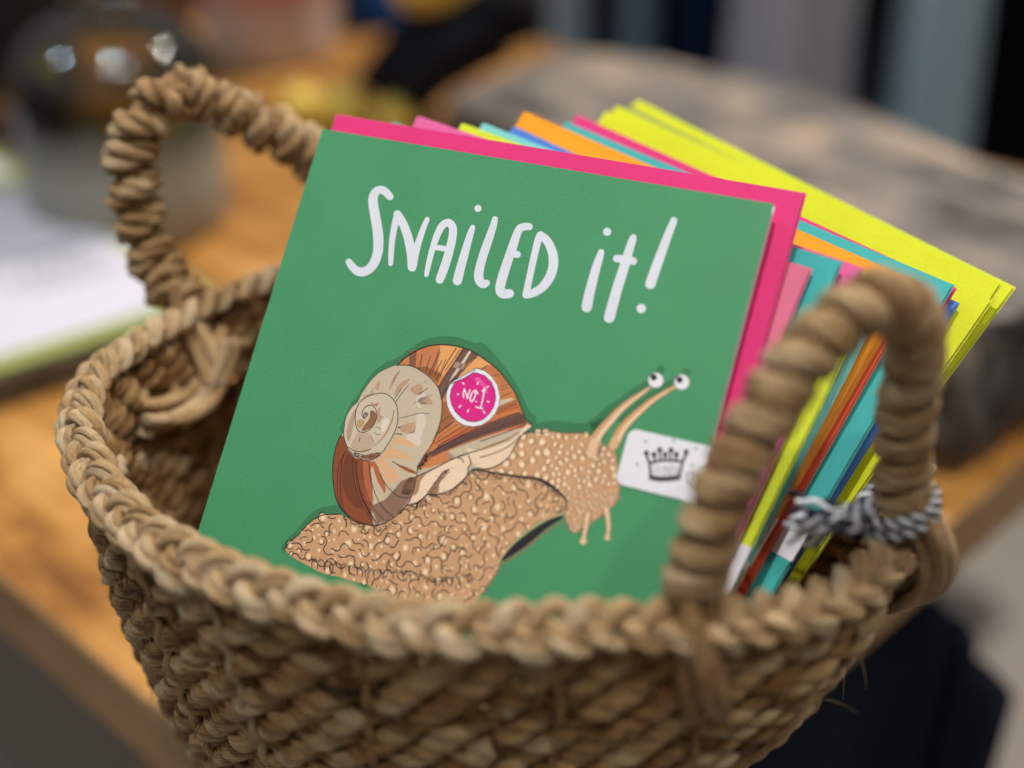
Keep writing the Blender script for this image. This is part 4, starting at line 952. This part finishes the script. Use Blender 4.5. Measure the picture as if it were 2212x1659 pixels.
# ------------------------------------------------------------------ soft toy with black legs and yellow feet
M["black_plush"] = plain("black_plush", (.010, .010, .014), .9, .15, 400, .5, .5, .001)
M["yellow_felt"] = plain("yellow_felt", (.86, .62, .13), .8, .2, 200, .2, .3, .001)
M["blue_felt"] = plain("blue_felt", (.008, .055, .24), .8, .2, 200, .3, .3, .001)
def blob(name, c, r, mat, parent, rot=(0, 0, 0), seg=24, nz=.05):
    bm = bmesh.new(); bmesh.ops.create_uvsphere(bm, u_segments=seg, v_segments=14, radius=1)
    for v in bm.verts:
        k = 1 + nz * math.sin(v.co.x * 4 + c[0]) * math.cos(v.co.y * 3 + v.co.z * 4)
        v.co = Vector((v.co.x * r[0], v.co.y * r[1], v.co.z * r[2])) * (k / 1000)
    bmesh.ops.rotate(bm, verts=bm.verts[:], cent=(0, 0, 0), matrix=Matrix.Rotation(rot[2], 3, 'Z') @ Matrix.Rotation(rot[1], 3, 'Y') @ Matrix.Rotation(rot[0], 3, 'X'))
    bmesh.ops.translate(bm, verts=bm.verts[:], vec=W(c)); o = bm_obj(name, bm, mat, None, True)
    if parent: child(o, parent)
    return o
f1 = on_z(745, 236, TZ + 14); f2 = on_z(862, 250, TZ + 14)
toy = empty("soft_toy", W((f1[0] + 40, f1[1] + 20, TZ))); tag(toy, "soft toy with black trousers, yellow feet and a yellow jumper hem beside the wooden block", "soft toy")
def leg(pts, rr, nm, mat):
    t = Tubes(); P = catmull(pts, 30); t.add(P, rr, 14, .5); return t.build(nm, mat, toy)
hip1 = on_y(960, 30, f1[1] + 30); hip2 = on_y(1060, 62, f2[1] + 20)
leg([on_y(795, 200, f1[1] - 6), on_y(870, 115, f1[1] + 6), hip1], np.linspace(15, 25, 30), "leg", M["black_plush"])
leg([on_y(878, 222, f2[1] - 6), on_y(945, 140, f2[1] + 4), hip2], np.linspace(18, 30, 30), "leg", M["black_plush"])
blob("foot", f1, (22, 26, 19), M["yellow_felt"], toy, (0, 0, .5)); blob("foot", f2, (20, 24, 17), M["yellow_felt"], toy)
blob("foot", on_z(648, 232, TZ + 15), (17, 20, 17), M["yellow_felt"], toy)
mid = on_y(1040, 20, f2[1] + 40)
blob("trousers", mid, (56, 42, 36), M["black_plush"], toy)
jm = on_y(955, -50, f2[1] + 40); blob("jumper", jm, (44, 40, 30), M["yellow_felt"], toy, nz=.08)
bl = on_y(800, 25, 1420); tag(blob("blue_pouch", np.array([bl[0], bl[1], bl[2] + 6]), (34, 26, 52), M["blue_felt"], None, nz=.1), "deep blue fabric pouch behind the soft toy", "pouch")

# ------------------------------------------------------------------ dark things at the far left of the table
M["black_box"] = plain("black_case", (.012, .013, .017), .45, .4, 40)
def box_at(name, c, sx, sy, z0, z1, ang, mat, bev=4):
    ca_, sa_ = math.cos(ang), math.sin(ang)
    pts = [(c[0] + x * ca_ - y * sa_, c[1] + x * sa_ + y * ca_) for x, y in ((-sx, -sy), (sx, -sy), (sx, sy), (-sx, sy))]
    return bm_obj(name, slab_mesh(pts, z0, z1, bev, 3), mat)
bc = on_z(10, 270, TZ); o = box_at("black_case", (bc[0] - 20, bc[1] + 60), 62, 45, TZ + .3, TZ + 130, .5, M["black_box"]); tag(o, "black case standing on the table at the far left, beside the green jar", "case")
M["dark_wood"] = plain("dark_brown_wood", (.11, .062, .032), .5, .3, 25)
bc = on_z(20, 345, TZ); o = box_at("wooden_box", (bc[0] - 12, bc[1] + 22), 60, 16, TZ + .3, TZ + 36, .35, M["dark_wood"]); tag(o, "low dark brown wooden box in front of the black case", "box")
bc = on_z(350, 60, TZ); o = box_at("wooden_crate", (bc[0], bc[1] + 60), 70, 40, TZ + .3, TZ + 110, .3, plain("brown_crate", (.17, .11, .075), .6, .3, 25)); tag(o, "brown wooden crate standing between the jar and the pale pot", "crate")

# ------------------------------------------------------------------ clothes hanging behind the table
def garment(u0, u1, y, mat, lab, seed, v=90, depth=70):
    p0 = on_y(u0, v, y); p1 = on_y(u1, v, y); rr_ = random.Random(seed)
    n, zz = 64, np.linspace(p0[2] + 330, p0[2] - 330, 14)
    V, Fc = [], []
    cx_ = (p0[0] + p1[0]) / 2; hw = (p1[0] - p0[0]) / 2
    for j, z in enumerate(zz):
        fl_ = .8 + .45 * j / 13
        for k in range(n):
            a = 2 * math.pi * k / n
            rp_ = 1 + .10 * math.sin(5 * a + seed) + .07 * math.sin(9 * a + seed * 2 + j * .08)
            V.append(W((cx_ + hw * math.cos(a) * rp_ * fl_, y + depth * math.sin(a) * rp_ * fl_, z)))
    for j in range(13):
        for k in range(n): Fc.append((j * n + k, j * n + (k + 1) % n, (j + 1) * n + (k + 1) % n, (j + 1) * n + k))
    Fc.append(tuple(range(n))[::-1]); Fc.append(tuple(range(13 * n, 14 * n)))
    o = mesh_obj("hanging_garment", V, Fc, mat, None, None, True); tag(o, lab, "garment", "clothes hanging behind the table"); return o
def cloth(name, c): return plain(name, c, .9, .15, 160, .2, .3, .001)
garment(1190, 1262, 1500, cloth("steel_cloth", (.36, .47, .53)), "narrow pale steel blue garment at the left end of the hanging clothes", 1, depth=40)
garment(1258, 1325, 1540, cloth("ink_cloth", (.006, .008, .018)), "near black narrow garment between the two steel blue ones", 2, depth=40)
garment(1320, 1410, 1520, cloth("slate_cloth", (.16, .24, .32)), "slate blue garment second steel toned from the left", 3, depth=45)
garment(1405, 1580, 1560, cloth("navy_cloth", (.008, .018, .06)), "dark navy garment left of the wide grey one", 4)
garment(1590, 1835, 1500, cloth("lilac_grey_cloth", (.54, .53, .58)), "wide lilac grey garment hanging behind the wooden block", 5)
garment(1835, 1945, 1580, cloth("black_cloth", (.006, .006, .008)), "black garment between the lilac grey and the pale blue ones", 6)
garment(1950, 2105, 1470, cloth("pale_blue_cloth", (.46, .62, .69)), "pale blue garment near the right edge", 7)
garment(2120, 2420, 1500, cloth("jet_cloth", (.004, .004, .005)), "jet black garment rightmost in the row of clothes", 8)
garment(600, 1180, 1900, cloth("taupe_cloth", (.13, .105, .09)), "broad taupe garment far behind the soft toy", 9, v=40)

# ------------------------------------------------------------------ dark navy cloth hanging below the table's right edge
pA = on_y(1800, 1350, 520); 
def draped():
    n, m = 90, 30; V, Fc = [], []
    top = [(1500, 1330, 470), (1700, 1310, 500), (1880, 1272, 560), (1975, 1288, 585), (2070, 1335, 590), (2100, 1420, 585), (2150, 1475, 575), (2165, 1520, 565)]
    tp_ = catmull([on_y(u, v, y) for u, v, y in top], n)
    for j in range(m):
        f = j / (m - 1)
        for i in range(n):
            p = tp_[i].copy(); fold = math.sin(i * .33 + 1.3 * math.sin(i * .11)) * (4 + 16 * f)
            p[2] -= f * 420; p[1] += -fold * .8 - 14 * f; p[0] += fold * .3 - 34 * f * (i / n)
            V.append(W(p))
    for j in range(m - 1):
        for i in range(n - 1): Fc.append((j * n + i, (j + 1) * n + i, (j + 1) * n + i + 1, j * n + i + 1))
    o = mesh_obj("draped_cloth", V, Fc, cloth("deep_navy_cloth", (.007, .011, .019)), None, None, True)
    md = o.modifiers.new("thickness", 'SOLIDIFY'); md.thickness = .006
    tag(o, "dark navy cloth hanging in folds below the right edge of the table", "cloth"); return o
draped()
bpy.context.view_layer.update()
